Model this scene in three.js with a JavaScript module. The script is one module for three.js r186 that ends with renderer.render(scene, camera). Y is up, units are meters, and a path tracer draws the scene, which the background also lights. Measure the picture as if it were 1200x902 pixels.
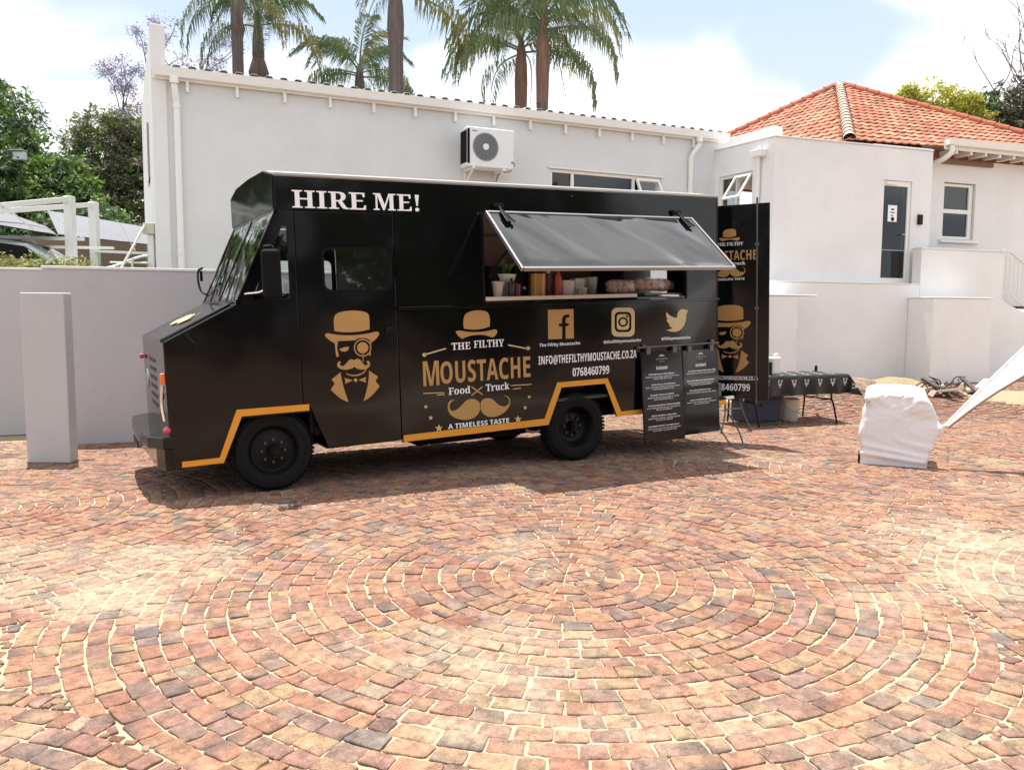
import * as THREE from 'three';
import { mergeGeometries, mergeVertices } from 'three/addons/utils/BufferGeometryUtils.js';
import { RoundedBoxGeometry } from 'three/addons/geometries/RoundedBoxGeometry.js';
import { FontLoader } from 'three/addons/loaders/FontLoader.js';

// ---------------------------------------------------------------- camera, sky, sun, exposure
const scene = new THREE.Scene();
const camera = new THREE.PerspectiveCamera(50.79, 1200 / 902, 0.1, 400);
camera.position.set(0, 1.65, 0);
camera.rotation.order = 'YXZ';
camera.rotation.set(-5.0 * Math.PI / 180, 0, 0.0056);
const renderer = new THREE.WebGLRenderer();
renderer.toneMapping = THREE.LinearToneMapping;
renderer.toneMappingExposure = 2.2;
renderer.shadowMap.enabled = true;

function rng(seed) { let a = seed >>> 0; return () => { a = (a + 0x6d2b79f5) | 0; let t = Math.imul(a ^ (a >>> 15), 1 | a); t = (t + Math.imul(t ^ (t >>> 7), 61 | t)) ^ t; return ((t ^ (t >>> 14)) >>> 0) / 4294967296; }; }
const clamp = (x, a, b) => Math.min(b, Math.max(a, x)), lerp = (a, b, t) => a + (b - a) * t;
const smooth = (a, b, x) => { const t = clamp((x - a) / (b - a), 0, 1); return t * t * (3 - 2 * t); };
// lattice value noise, optionally periodic
function hash2(ix, iy, s) { let h = Math.imul(ix | 0, 374761393) ^ Math.imul(iy | 0, 668265263) ^ Math.imul(s | 0, 1274126177); h = Math.imul(h ^ (h >>> 13), 1274126177); return ((h ^ (h >>> 16)) >>> 0) / 4294967296; }
function vnoise(x, y, s = 0, per = 0) {
  const ix = Math.floor(x), iy = Math.floor(y), fx = x - ix, fy = y - iy, u = fx * fx * (3 - 2 * fx), v = fy * fy * (3 - 2 * fy);
  const w = (i) => (per ? ((i % per) + per) % per : i);
  return lerp(lerp(hash2(w(ix), w(iy), s), hash2(w(ix + 1), w(iy), s), u), lerp(hash2(w(ix), w(iy + 1), s), hash2(w(ix + 1), w(iy + 1), s), u), v);
}
function fbm(x, y, oct = 4, s = 0, per = 0) { let a = 0.5, t = 0, n = 0; for (let i = 0; i < oct; i++) { t += a * vnoise(x, y, s + i * 17, per); n += a; a *= 0.5; x *= 2; y *= 2; per *= 2; } return t / n; }

// sky: pale blue air with large bright summer cumulus
{
  const W = 1024, H = 512, d = new Float32Array(W * H * 4);
  const gaps = [[-0.11, 0.40, 0.09, 0.9], [0.22, 0.375, 0.085, 0.9], [0.42, 0.345, 0.16, 0.9], [0.52, 0.42, 0.12, 0.5], [-0.48, 0.4, 0.06, 0.45], [0.33, 0.30, 0.09, 0.4]]; // clear gaps between the clouds: azimuth, elevation, size, strength
  for (let r = 0; r < H; r++) {
    const el = ((r + 0.5) / H - 0.5) * Math.PI, y = Math.sin(el), ce = Math.cos(el);
    for (let c = 0; c < W; c++) {
      const az = ((c + 0.5) / W - 0.5) * 2 * Math.PI, x = Math.cos(az) * ce, z = Math.sin(az) * ce;
      const k = Math.max(y, 0), hz = Math.pow(1 - k, 2.3);
      const air = [lerp(0.21, 0.50, hz), lerp(0.31, 0.52, hz), lerp(0.50, 0.55, hz)];
      let cl = 0, shade = 1;
      if (y > 0.0) {
        const high = smooth(0.45, 0.8, y);
        const px = x / (y + 0.33) * 1.5 + 7.3, pz = z / (y + 0.33) * 1.5 + 2.1;
        const wx = fbm(px * 1.3, pz * 1.3, 3, 5) - 0.5, wz = fbm(px * 1.3 + 9, pz * 1.3, 3, 6) - 0.5;
        let n = fbm(px + wx * 0.9, pz + wz * 0.9, 6, 3);
        const a = Math.atan2(x, -z);
        for (const [ga, ge, gs, gw] of gaps) { const q = Math.exp(-(((a - ga) / (gs * 1.5)) ** 2 + ((el - ge) / gs) ** 2)); n -= q * 0.15 * gw; }
        cl = smooth(lerp(0.33, 0.47, high), lerp(0.47, 0.57, high), n);
        shade = lerp(0.98, 0.72, smooth(0.52, 0.70, n));
      }
      const o = (r * W + c) * 4;
      for (let i = 0; i < 3; i++) d[o + i] = lerp(air[i], [0.74, 0.745, 0.76][i] * shade, cl);
      d[o + 3] = 1;
    }
  }
  const t = new THREE.DataTexture(d, W, H, THREE.RGBAFormat, THREE.FloatType);
  t.mapping = THREE.EquirectangularReflectionMapping; t.magFilter = THREE.LinearFilter; t.minFilter = THREE.LinearFilter; t.needsUpdate = true;
  scene.background = t; scene.environment = t;
}
const sun = new THREE.DirectionalLight(new THREE.Color().setRGB(1, 0.955, 0.88), 3.8);
sun.position.set(-10.7, 100, -19.2).multiplyScalar(0.4); sun.target.position.set(0, 0, -9);
sun.position.add(sun.target.position); sun.castShadow = true; sun.shadow.mapSize.set(4096, 4096);
Object.assign(sun.shadow.camera, { left: -25, right: 25, top: 25, bottom: -25, near: 1, far: 120 });
scene.add(sun, sun.target);

// ---------------------------------------------------------------- helpers
const lin = (r, g, b) => new THREE.Color().setRGB(r, g, b);
const V = (x, y, z) => new THREE.Vector3(x, y, z);
const used = new Map();
const numbered = (n) => { const k = used.get(n) || 0; used.set(n, k + 1); return k ? `${n}_${String(k).padStart(3, '0')}` : n; };
function shadowed(m) { m.castShadow = m.receiveShadow = true; return m; }
function thing(name, label, category, pos = [0, 0, 0], turn = 0, group) {
  const o = new THREE.Group(); o.name = numbered(name); o.position.set(...pos); o.rotation.y = turn; scene.add(o);
  o.userData = { label, category }; if (group) o.userData.group = group; return o;
}
function structure(name, pos = [0, 0, 0], turn = 0) { const o = new THREE.Group(); o.name = name; o.position.set(...pos); o.rotation.y = turn; o.userData.kind = 'structure'; scene.add(o); return o; }
function part(name, geo, mat, parent, label) { const m = shadowed(new THREE.Mesh(Array.isArray(geo) ? merge(geo) : geo, mat)); m.name = name; if (label) m.userData.label = label; parent.add(m); return m; }
function merge(list) {
  return mergeGeometries(list.map((g) => { g = g.index ? g.toNonIndexed() : g; if (!g.attributes.uv) planarUV(g); for (const k of Object.keys(g.attributes)) if (!['position', 'normal', 'uv'].includes(k)) g.deleteAttribute(k); return g; }));
}
// uv in metres from the dominant direction of each face
function planarUV(g) {
  if (g.index) g = g.toNonIndexed();
  const p = g.attributes.position, uv = new Float32Array(p.count * 2), a = V(), b = V(), c = V(), n = V();
  for (let i = 0; i < p.count; i += 3) {
    a.fromBufferAttribute(p, i); b.fromBufferAttribute(p, i + 1); c.fromBufferAttribute(p, i + 2);
    n.copy(b).sub(a).cross(c.clone().sub(a)); const x = Math.abs(n.x), y = Math.abs(n.y), z = Math.abs(n.z);
    [a, b, c].forEach((q, k) => { const [u, v] = y >= x && y >= z ? [q.x, q.z] : x >= z ? [q.z, q.y] : [q.x, q.y]; uv[(i + k) * 2] = u; uv[(i + k) * 2 + 1] = v; });
  }
  g.setAttribute('uv', new THREE.BufferAttribute(uv, 2)); return g;
}
const box = (x0, x1, y0, y1, z0, z1) => planarUV(new THREE.BoxGeometry(x1 - x0, y1 - y0, z1 - z0).translate((x0 + x1) / 2, (y0 + y1) / 2, (z0 + z1) / 2));
const rbox = (x0, x1, y0, y1, z0, z1, r = 0.01, s = 2) => planarUV(new RoundedBoxGeometry(x1 - x0, y1 - y0, z1 - z0, s, r).translate((x0 + x1) / 2, (y0 + y1) / 2, (z0 + z1) / 2));
const poly = (pts) => { const s = new THREE.Shape(); pts.forEach(([x, y], i) => (i ? s.lineTo(x, y) : s.moveTo(x, y))); s.closePath(); return s; };
const hole = (pts) => { const s = new THREE.Path(); pts.forEach(([x, y], i) => (i ? s.lineTo(x, y) : s.moveTo(x, y))); s.closePath(); return s; };
const rect = (x0, x1, y0, y1) => [[x0, y0], [x1, y0], [x1, y1], [x0, y1]];
function rrect(x0, x1, y0, y1, r, n = 5) { const o = []; for (const [cx, cy, a0] of [[x1 - r, y0 + r, -90], [x1 - r, y1 - r, 0], [x0 + r, y1 - r, 90], [x0 + r, y0 + r, 180]]) for (let i = 0; i <= n; i++) { const a = (a0 + 90 * i / n) * Math.PI / 180; o.push([cx + r * Math.cos(a), cy + r * Math.sin(a)]); } return o; }
// an outline in x, y with holes, given thickness from z0 towards z1, edges softened
function slab(pts, holes, z0, z1, bevel = 0) {
  const s = poly(pts); holes.forEach((h) => s.holes.push(hole(h)));
  const g = new THREE.ExtrudeGeometry(s, { depth: z1 - z0 - 2 * bevel, bevelEnabled: bevel > 0, bevelSize: bevel, bevelOffset: -bevel, bevelThickness: bevel, bevelSegments: 2, curveSegments: 6 });
  return planarUV(g.translate(0, 0, z0 + bevel));
}
// a plan outline [x, z] raised from y0 to y1
function prism(pts, y0, y1, bevel = 0) {
  const s = poly(pts.map(([x, z]) => [x, -z]));
  const g = new THREE.ExtrudeGeometry(s, { depth: y1 - y0 - 2 * bevel, bevelEnabled: bevel > 0, bevelSize: bevel, bevelOffset: -bevel, bevelThickness: bevel, bevelSegments: 2 });
  g.rotateX(-Math.PI / 2); return planarUV(g.translate(0, y0 + bevel, 0));
}
function tube(pts, r, seg = 24, rad = 8, closed = false) { return new THREE.TubeGeometry(new THREE.CatmullRomCurve3(pts.map((p) => V(...p)), closed, 'centripetal'), seg, r, rad, closed); }
function rod(a, b, r, rad = 8, r2 = r) { const A = V(...a), B = V(...b), d = B.clone().sub(A), g = new THREE.CylinderGeometry(r2, r, d.length(), rad); g.applyQuaternion(new THREE.Quaternion().setFromUnitVectors(V(0, 1, 0), d.clone().normalize())); return g.translate(...A.add(B).multiplyScalar(0.5).toArray()); }
// a square bar between two points
function bar(a, b, w, h = w) { const A = V(...a), B = V(...b), d = B.clone().sub(A), g = new THREE.BoxGeometry(w, h, d.length()); const m = new THREE.Matrix4().lookAt(B, A, V(0, 1, 0)); g.applyMatrix4(m); return planarUV(g.translate(...A.add(B).multiplyScalar(0.5).toArray())); }
const lathe = (pts, seg = 20) => new THREE.LatheGeometry(pts.map(([x, y]) => new THREE.Vector2(x, y)), seg);
// push the vertices of a welded copy about with a function, then shade smoothly
function sculpt(g, f) { g = g.clone(); g.deleteAttribute('normal'); g.deleteAttribute('uv'); g = mergeVertices(g, 1e-4); const p = g.attributes.position; for (let i = 0; i < p.count; i++) { const q = f(V(p.getX(i), p.getY(i), p.getZ(i))); p.setXYZ(i, q.x, q.y, q.z); } g.computeVertexNormals(); return g; }

// ---------------------------------------------------------------- textures and materials
function tex(n, f, srgb, repeat = 1) {
  const d = new Uint8Array(n * n * 4);
  for (let y = 0; y < n; y++) for (let x = 0; x < n; x++) { const c = f(x / n, y / n, x, y), o = (y * n + x) * 4; for (let i = 0; i < 3; i++) d[o + i] = clamp((Array.isArray(c) ? c[i] : c) * 255, 0, 255); d[o + 3] = 255; }
  const t = new THREE.DataTexture(d, n, n); t.wrapS = t.wrapT = THREE.RepeatWrapping; t.magFilter = THREE.LinearFilter; t.minFilter = THREE.LinearMipmapLinearFilter; t.generateMipmaps = true;
  if (srgb) t.colorSpace = THREE.SRGBColorSpace; t.repeat.set(repeat, repeat); t.needsUpdate = true; return t;
}
const R0 = rng(11);
const TX = {
  plasterColor: tex(512, (u, v) => { const n = fbm(u * 6, v * 6, 5, 1, 6), m = fbm(u * 64, v * 64, 2, 9, 64); return 0.925 + 0.06 * n + 0.02 * m; }, true, 0.3),
  plasterBump: tex(512, (u, v) => fbm(u * 48, v * 48, 3, 2, 48) * 0.7 + fbm(u * 5, v * 5, 2, 7, 5) * 0.3, false, 0.5),
  brickColor: tex(512, (u, v) => { const n = fbm(u * 14, v * 14, 5, 4, 14), p = vnoise(u * 128, v * 128, 8, 128), q = vnoise(u * 60, v * 60, 31, 60), s = smooth(0.62, 0.92, q) * (0.4 + 0.8 * fbm(u * 6, v * 6, 3, 37, 6)); const e = fbm(u * 5 + 3, v * 5, 3, 55, 5), k = 0.56 + 0.46 * n + 0.12 * e - 0.2 * smooth(0.7, 1, p) + 0.12 * (vnoise(u * 200, v * 200, 12, 200) - 0.5); return [lerp(k, 1.0, s * 0.75), lerp(k * 0.99, 1.0, s * 0.8), lerp(k * 0.98, 1.0, s * 0.8)]; }, true, 2),
  brickBump: tex(512, (u, v) => fbm(u * 22, v * 22, 5, 14, 22) - 0.25 * smooth(0.8, 1, vnoise(u * 90, v * 90, 8, 90)), false, 2),
  sandColor: tex(256, (u, v) => { const n = fbm(u * 8, v * 8, 4, 41, 8), p = vnoise(u * 128, v * 128, 8, 128); return [0.86 + 0.12 * n + 0.04 * p, 0.85 + 0.12 * n + 0.04 * p, 0.83 + 0.12 * n + 0.05 * p]; }, true, 2),
  grain: tex(256, (u, v) => fbm(u * 32, v * 32, 4, 21, 32), false, 3),
  tileColor: tex(256, (u, v) => { const n = fbm(u * 9, v * 9, 4, 51, 9); return [0.8 + 0.25 * n, 0.78 + 0.25 * n, 0.76 + 0.25 * n]; }, true, 2),
  weave: tex(128, (u, v) => 0.5 + 0.25 * Math.sin(u * 2 * Math.PI * 32) + 0.25 * Math.sin(v * 2 * Math.PI * 32), false, 8),
  dents: tex(256, (u, v) => fbm(u * 3, v * 3, 2, 61, 3), false, 0.5),
  smallDents: tex(256, (u, v) => fbm(u * 4, v * 4, 3, 65, 4), false, 0.6),
  bark: tex(256, (u, v) => { const n = fbm(u * 20, v * 5, 4, 71, 5); return 0.7 + 0.4 * n; }, true, 1),
  cloud: tex(256, (u, v) => 0.86 + 0.16 * fbm(u * 5, v * 5, 4, 81, 5), true, 0.6),
};
const std = (o) => new THREE.MeshStandardMaterial(o), phy = (o) => new THREE.MeshPhysicalMaterial(o);
const plaster = (r, g, b) => std({ color: lin(r, g, b), roughness: 0.92, map: TX.plasterColor, bumpMap: TX.plasterBump, bumpScale: 0.0015 });
const M = {
  wallWhite: plaster(0.83, 0.825, 0.805), wallMain: plaster(0.735, 0.745, 0.725), wallGrey: plaster(0.54, 0.53, 0.535), wallBright: plaster(0.87, 0.865, 0.85),
  whitePaint: std({ color: lin(0.82, 0.81, 0.76), roughness: 0.45 }), whitePlastic: std({ color: lin(0.8, 0.8, 0.78), roughness: 0.4 }), greyPaint: std({ color: lin(0.3, 0.31, 0.32), roughness: 0.5 }),
  metalRoof: std({ color: lin(0.62, 0.62, 0.6), roughness: 0.5, metalness: 0.3 }), steel: std({ color: lin(0.55, 0.55, 0.55), roughness: 0.3, metalness: 1 }), darkSteel: std({ color: lin(0.12, 0.12, 0.12), roughness: 0.45, metalness: 0.7 }), chrome: std({ color: lin(0.75, 0.75, 0.75), roughness: 0.12, metalness: 1 }),
  black: phy({ color: lin(0.004, 0.004, 0.0045), roughness: 0.1, specularIntensity: 0.75, bumpMap: TX.dents, bumpScale: 0.012 }),
  awning: phy({ color: lin(0.004, 0.004, 0.0045), roughness: 0.07, clearcoat: 1, clearcoatRoughness: 0.05 }),
  blackTrim: phy({ color: lin(0.004, 0.004, 0.004), roughness: 0.4, specularIntensity: 0.45 }), blackMatt: phy({ color: lin(0.005, 0.005, 0.005), roughness: 0.75, specularIntensity: 0.3 }), rubber: phy({ color: lin(0.009, 0.009, 0.009), roughness: 0.85, specularIntensity: 0.4, bumpMap: TX.grain, bumpScale: 0.001 }),
  gold: std({ color: lin(0.46, 0.26, 0.085), roughness: 0.5, metalness: 0.15 }), palegold: std({ color: lin(0.60, 0.46, 0.22), roughness: 0.5 }), orange: std({ color: lin(0.74, 0.305, 0.02), roughness: 0.45 }), vinylWhite: std({ color: lin(0.88, 0.88, 0.9), roughness: 0.5 }),
  glass: phy({ color: lin(0.95, 0.97, 0.96), roughness: 0.02, transmission: 1, thickness: 0, ior: 1.5 }), tintGlass: phy({ color: lin(0.5, 0.53, 0.52), roughness: 0.02, transmission: 1, thickness: 0, ior: 1.5 }),
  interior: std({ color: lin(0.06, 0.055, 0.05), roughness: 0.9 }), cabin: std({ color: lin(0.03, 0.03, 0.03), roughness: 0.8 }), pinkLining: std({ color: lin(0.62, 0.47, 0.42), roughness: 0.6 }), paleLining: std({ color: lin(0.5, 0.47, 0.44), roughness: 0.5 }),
  amber: phy({ color: lin(0.85, 0.16, 0.02), roughness: 0.15, clearcoat: 1 }), red: phy({ color: lin(0.55, 0.02, 0.06), roughness: 0.15, clearcoat: 1 }),
  brick: std({ color: 0xffffff, vertexColors: true, roughness: 0.9, map: TX.brickColor, bumpMap: TX.brickBump, bumpScale: 0.007 }),
  sand: std({ color: lin(0.43, 0.355, 0.255), roughness: 1, map: TX.sandColor, bumpMap: TX.grain, bumpScale: 0.003 }),
  soil: std({ color: lin(0.36, 0.25, 0.19), roughness: 1, map: TX.brickColor }), lawn: std({ color: lin(0.07, 0.11, 0.03), roughness: 1, map: TX.brickColor }),
  tile: std({ color: 0xffffff, roughness: 0.85, map: TX.tileColor, bumpMap: TX.grain, bumpScale: 0.003 }), cap: std({ color: lin(0.56, 0.40, 0.33), roughness: 0.9, map: TX.tileColor }), capRed: std({ color: lin(0.42, 0.13, 0.075), roughness: 0.9, map: TX.tileColor }), roofRed: std({ color: lin(0.30, 0.09, 0.05), roughness: 0.9 }),
  bark: std({ color: lin(0.15, 0.11, 0.085), roughness: 0.95, map: TX.bark, bumpMap: TX.grain, bumpScale: 0.02 }), palmBark: std({ color: lin(0.17, 0.13, 0.115), roughness: 0.95, map: TX.bark, bumpMap: TX.grain, bumpScale: 0.02 }), sheath: std({ color: lin(0.22, 0.125, 0.08), roughness: 0.9, map: TX.bark }),
  leaf: phy({ color: 0xffffff, vertexColors: true, roughness: 0.75, transmission: 0.55, thickness: 0 }), palmLeaf: phy({ color: lin(0.15, 0.20, 0.085), roughness: 0.6, transmission: 0.3, thickness: 0 }), palmLeafDry: phy({ color: lin(0.26, 0.25, 0.08), roughness: 0.7, transmission: 0.3, thickness: 0 }),
  cloth: phy({ color: lin(0.80, 0.78, 0.80), roughness: 0.9, bumpMap: TX.weave, bumpScale: 0.001, sheen: 0.3, sheenRoughness: 0.8 }), tentCloth: phy({ color: lin(0.84, 0.82, 0.80), roughness: 0.85, bumpMap: TX.weave, bumpScale: 0.001 }),
  brownTrim: std({ color: lin(0.22, 0.14, 0.10), roughness: 0.8 }), stepBrick: std({ color: lin(0.22, 0.13, 0.09), roughness: 0.9, map: TX.brickColor }),
  shadeNet: phy({ color: lin(0.19, 0.195, 0.22), roughness: 0.95, bumpMap: TX.weave, bumpScale: 0.002 }), blueBox: std({ color: lin(0.035, 0.05, 0.10), roughness: 0.5 }),
};
// ---------------------------------------------------------------- ground and paving
const groundY = (x, z) => 0.3 * smooth(12.4, 16.2, -z) * smooth(0, 4, x);
part('soil', prism(rect(-150, 150, -200, 150).map(([x, z]) => [x, z]), -0.6, -0.06), M.soil, structure('ground'));
const yard = structure('brick_paving');
const sandPatches = [[-3.15, -4.65, 0.7, 0.4, 0.95], [-2.5, -4.45, 0.6, 0.35, 0.5], [-3.3, -5.4, 0.8, 0.35, 0.55], [3.1, -6.2, 0.8, 0.5, 0.75], [3.0, -4.9, 0.55, 0.6, 0.8], [0.75, -3.2, 1.1, 0.28, 0.42], [2.1, -3.9, 0.6, 0.5, 0.4], [3.6, -5.6, 0.9, 0.6, 0.6], [-1.1, -5.6, 0.35, 0.2, 0.55], [-4.2, -5.6, 1.0, 0.4, 0.5], [5.2, -7.4, 1.2, 0.4, 0.4], [-5.2, -8.6, 0.9, 0.35, 0.35], [0.3, -5.05, 0.35, 0.3, 0.3], [1.6, -2.8, 0.8, 0.3, 0.5]];
function sandLift(x, z) {
  let s = 0; for (const [px, pz, rx, rz, a] of sandPatches) s += a * Math.exp(-(((x - px) / rx) ** 2 + ((z - pz) / rz) ** 2));
  const n = fbm(x * 2.2 + 30, z * 3.4 + 8, 5, 90), m = fbm(x * 11, z * 16, 3, 91);
  return clamp(s, 0, 1.1) * (0.05 + 1.1 * n) + 0.45 * smooth(0.58, 0.80, fbm(x * 0.9, z * 1.3 + 3, 4, 93)) + 0.25 * (m - 0.45);
}
{
  const centres = [[0.35, -5.05], [4.85, -4.25], [4.25, -8.35], [-0.6, -9.6], [-4.5, -6.6], [-5.2, -2.4], [2.4, -0.6], [8.6, -6.6], [7.6, -11.0], [3.2, -12.8], [-4.9, -11.1], [-9.0, -8.0], [0.4, -14.2], [11.5, -13.4], [7.2, -15.4], [9.6, -2.2], [-2.6, -0.5]];
  const r = rng(2024), list = [];
  const tones = [[[0.345, 0.170, 0.112], 34], [[0.365, 0.200, 0.124], 26], [[0.365, 0.232, 0.138], 15], [[0.305, 0.165, 0.128], 16], [[0.25, 0.158, 0.128], 12], [[0.175, 0.138, 0.128], 3], [[0.285, 0.12, 0.082], 5], [[0.34, 0.255, 0.18], 2]];
  const pickTone = () => { let q = r() * 113; for (const [c, w] of tones) if ((q -= w) < 0) return c; return tones[0][0]; };
  const near = (x, z) => { let k = 0, b = 1e9, b2 = 1e9; centres.forEach(([cx, cz], i) => { const d = Math.hypot(x - cx, z - cz); if (d < b) { b2 = b; b = d; k = i; } else if (d < b2) b2 = d; }); return [k, b2 - b]; };
  const inYard = (x, z) => z < -2.2 && z > -17.2 && Math.abs(x) < 0.68 * -z + 0.9 && (x > -1 ? x > 4.5 || z > -14.2 : z > -11.2 + (x + 1.6) * -0.294 - 0.4);
  centres.forEach(([cx, cz], k) => {
    for (let i = 0; i < 48; i++) {
      const r0 = i ? 0.045 + i * 0.1115 : 0.025, r1 = 0.045 + (i + 1) * 0.1115 - 0.0085, rm = (r0 + r1) / 2;
      if (Math.hypot(cx, cz + 6) - rm > 14) continue;
      const n = Math.max(9, Math.round(2 * Math.PI * rm / (i < 2 ? 0.06 : 0.144))), cuts = []; let t = r() * 7;
      for (let j = 0; j < n; j++) { cuts.push(t); t += (2 * Math.PI / n) * (0.62 + 0.76 * r()); }
      const scale = 2 * Math.PI / (t - cuts[0]);
      for (let j = 0; j < n; j++) {
        const a0 = cuts[0] + (cuts[j] - cuts[0]) * scale, a1 = cuts[0] + ((j + 1 < n ? cuts[j + 1] : t) - cuts[0]) * scale, g = 0.0044 / rm;
        const am = (a0 + a1) / 2, mx = cx + rm * Math.cos(am), mz = cz + rm * Math.sin(am);
        if (!inYard(mx, mz)) continue;
        const [kk, gap] = near(mx, mz); if (kk !== k) continue;
        const w = () => (r() - 0.5) * 0.019;
        const lay = (A0, A1) => {
        const cs = [[r0, A0 + g], [r0, A1 - g], [r1, A1 - g], [r1, A0 + g]].map(([q, a]) => [cx + (q + w() + 0.022 * (vnoise(Math.cos(a) * 2.2 + k * 5, Math.sin(a) * 2.2 + q * 0.8, 77) - 0.5)) * Math.cos(a) + w() * 0.6, cz + (q + w()) * Math.sin(a) + w() * 0.6]);
        if (gap < 0.25 && cs.some(([x, z]) => { const [q, e] = near(x, z); return q !== k && e > 0.085; })) return false;
        const AM = (A0 + A1) / 2, bx = cx + rm * Math.cos(AM), bz = cz + rm * Math.sin(AM), d = -bz, dist = Math.hypot(bx, bz), foot = 0.11 * (A1 - A0) * rm / (d * d * d);
        const vis = Math.abs(bx) < 0.625 * d + 0.0 && d > 2.98;
        list.push({ cs, mx: bx, mz: bz, dist, foot: vis ? foot : 0, tone: pickTone(), h: (r() - 0.5) * 0.008, seed: r() }); return true; };
        if (!lay(a0, a1)) { const am2 = (a0 + a1) / 2; lay(a0, am2); lay(am2, a1); }
      }
    }
  });
  { // cut pieces and chips that close the gaps where the rings of neighbouring circles meet
    const S = 0.02, X0 = -8, Z0 = -17.2, NX = 1060, NZ = 760, occ = new Uint8Array(NX * NZ);
    const mark = (cs) => { const xs = cs.map((c) => c[0]), zs = cs.map((c) => c[1]); for (let j = Math.floor((Math.min(...zs) - Z0) / S); j <= (Math.max(...zs) - Z0) / S; j++) for (let i = Math.floor((Math.min(...xs) - X0) / S); i <= (Math.max(...xs) - X0) / S; i++) { if (i < 0 || j < 0 || i >= NX || j >= NZ) continue; const x = X0 + (i + 0.5) * S, z = Z0 + (j + 0.5) * S; let sg = 0, ok = true; for (let k = 0; k < 4 && ok; k++) { const a = cs[k], b = cs[(k + 1) % 4], cr = (b[0] - a[0]) * (z - a[1]) - (b[1] - a[1]) * (x - a[0]); if (sg === 0) sg = Math.sign(cr); else if (cr * sg < 0) ok = false; } if (ok) occ[j * NX + i] = 1; } };
    list.forEach((b) => mark(b.cs));
    const free = []; for (let c = 0; c < occ.length; c++) if (!occ[c] && inYard(X0 + (c % NX) * S, Z0 + Math.floor(c / NX) * S)) free.push(c);
    for (let i = free.length - 1; i > 0; i--) { const j = Math.floor(r() * (i + 1)); [free[i], free[j]] = [free[j], free[i]]; }
    for (const size of [0.15, 0.12, 0.095, 0.075, 0.058, 0.044, 0.034]) for (const c of free) {
      if (occ[c]) continue; const x = X0 + (c % NX + r()) * S, z = Z0 + (Math.floor(c / NX) + r()) * S;
      const a0 = r() * Math.PI, asp = 0.62 + 0.3 * r();
      for (let m = 0; m < 4; m++) {
        const a = a0 + m * Math.PI / 4, ux = Math.cos(a) * size / 2, uz = Math.sin(a) * size / 2, vx = -Math.sin(a) * size * asp / 2, vz = Math.cos(a) * size * asp / 2; let ok = true;
        for (let p = -2; p <= 2 && ok; p++) for (let q = -2; q <= 2; q++) { const i = Math.floor((x + ux * p / 2 + vx * q / 2 - X0) / S), j = Math.floor((z + uz * p / 2 + vz * q / 2 - Z0) / S); if (i < 0 || j < 0 || i >= NX || j >= NZ || occ[j * NX + i]) { ok = false; break; } }
        if (!ok) continue;
        const w = () => (r() - 0.5) * size * 0.16, cs = [[-1, -1], [1, -1], [1, 1], [-1, 1]].map(([p, q]) => [x + ux * p + vx * q + w(), z + uz * p + vz * q + w()]);
        mark(cs); list.push({ cs, mx: x, mz: z, dist: Math.hypot(x, z), foot: 0, tone: pickTone(), h: (r() - 0.6) * 0.006, seed: r() }); break;
      }
    }
  }
  // one paver: worn kiln-fired block with rounded arrises, appended to a buffer set
  function paver(b, B) {
    const q = rng(Math.floor(b.seed * 1e9)), hi = b.dist < 8.5, gy = groundY(b.mx, b.mz), tilt = [(q() - 0.5) * 0.05, (q() - 0.5) * 0.05];
    let ring = [];
    for (let i = 0; i < 4; i++) {
      const [p, n] = [b.cs[i], b.cs[(i + 1) % 4]];
      if (!hi) { ring.push(p); continue; }
      const c = 0.03 + 0.07 * q(), wob = () => (q() - 0.5) * 0.009;
      ring.push([lerp(p[0], n[0], c), lerp(p[1], n[1], c)], [lerp(p[0], n[0], 0.5) + wob(), lerp(p[1], n[1], 0.5) + wob()], [lerp(p[0], n[0], 1 - c), lerp(p[1], n[1], 1 - c)]);
    }
    const N = ring.length, s0 = B.p.length / 3, u0 = q() * 5, v0 = q() * 5, P = [], idx = [];
    const up = (x, z) => gy + b.h + (x - b.mx) * tilt[0] + (z - b.mz) * tilt[1];
    const layer = (shrink, dy, rough) => { for (const [x, z] of ring) { const dx = x - b.mx, dz = z - b.mz, L = Math.hypot(dx, dz), f = Math.max(0, 1 - shrink / L); P.push([b.mx + dx * f, up(x, z) + dy + (q() - 0.5) * rough, b.mz + dz * f]); } };
    layer(-0.001, -0.045, 0); layer(0.0005, -0.006, 0.001); layer(0.0035, 0.0, 0.0022); layer(0.024, 0.0012, 0.0032); P.push([b.mx, up(b.mx, b.mz) + 0.0012, b.mz]);
    for (let l = 0; l < 3; l++) for (let i = 0; i < N; i++) { const a = l * N + i, c = l * N + (i + 1) % N; idx.push(a, a + N, c, c, a + N, c + N); }
    for (let i = 0; i < N; i++) idx.push(3 * N + i, 4 * N, 3 * N + (i + 1) % N);
    const nn = P.map(() => V(0, 0, 0)), A = V(0, 0, 0), C = V(0, 0, 0), D = V(0, 0, 0);
    let flip = 1; { const [a, c, d] = [P[3 * N], P[4 * N], P[3 * N + 1]]; flip = Math.sign((c[2] - a[2]) * (d[0] - a[0]) - (c[0] - a[0]) * (d[2] - a[2])) || 1; }
    if (flip < 0) for (let i = 0; i < idx.length; i += 3) [idx[i + 1], idx[i + 2]] = [idx[i + 2], idx[i + 1]];
    for (let i = 0; i < idx.length; i += 3) { A.set(...P[idx[i]]); C.set(...P[idx[i + 1]]).sub(A); D.set(...P[idx[i + 2]]).sub(A); C.cross(D); for (let k = 0; k < 3; k++) nn[idx[i + k]].add(C); }
    const burn = q() < 0.34 ? [q() * 2 * Math.PI, 0.25 + 0.3 * q()] : null, k0 = 0.80 + 0.26 * q();
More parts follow.
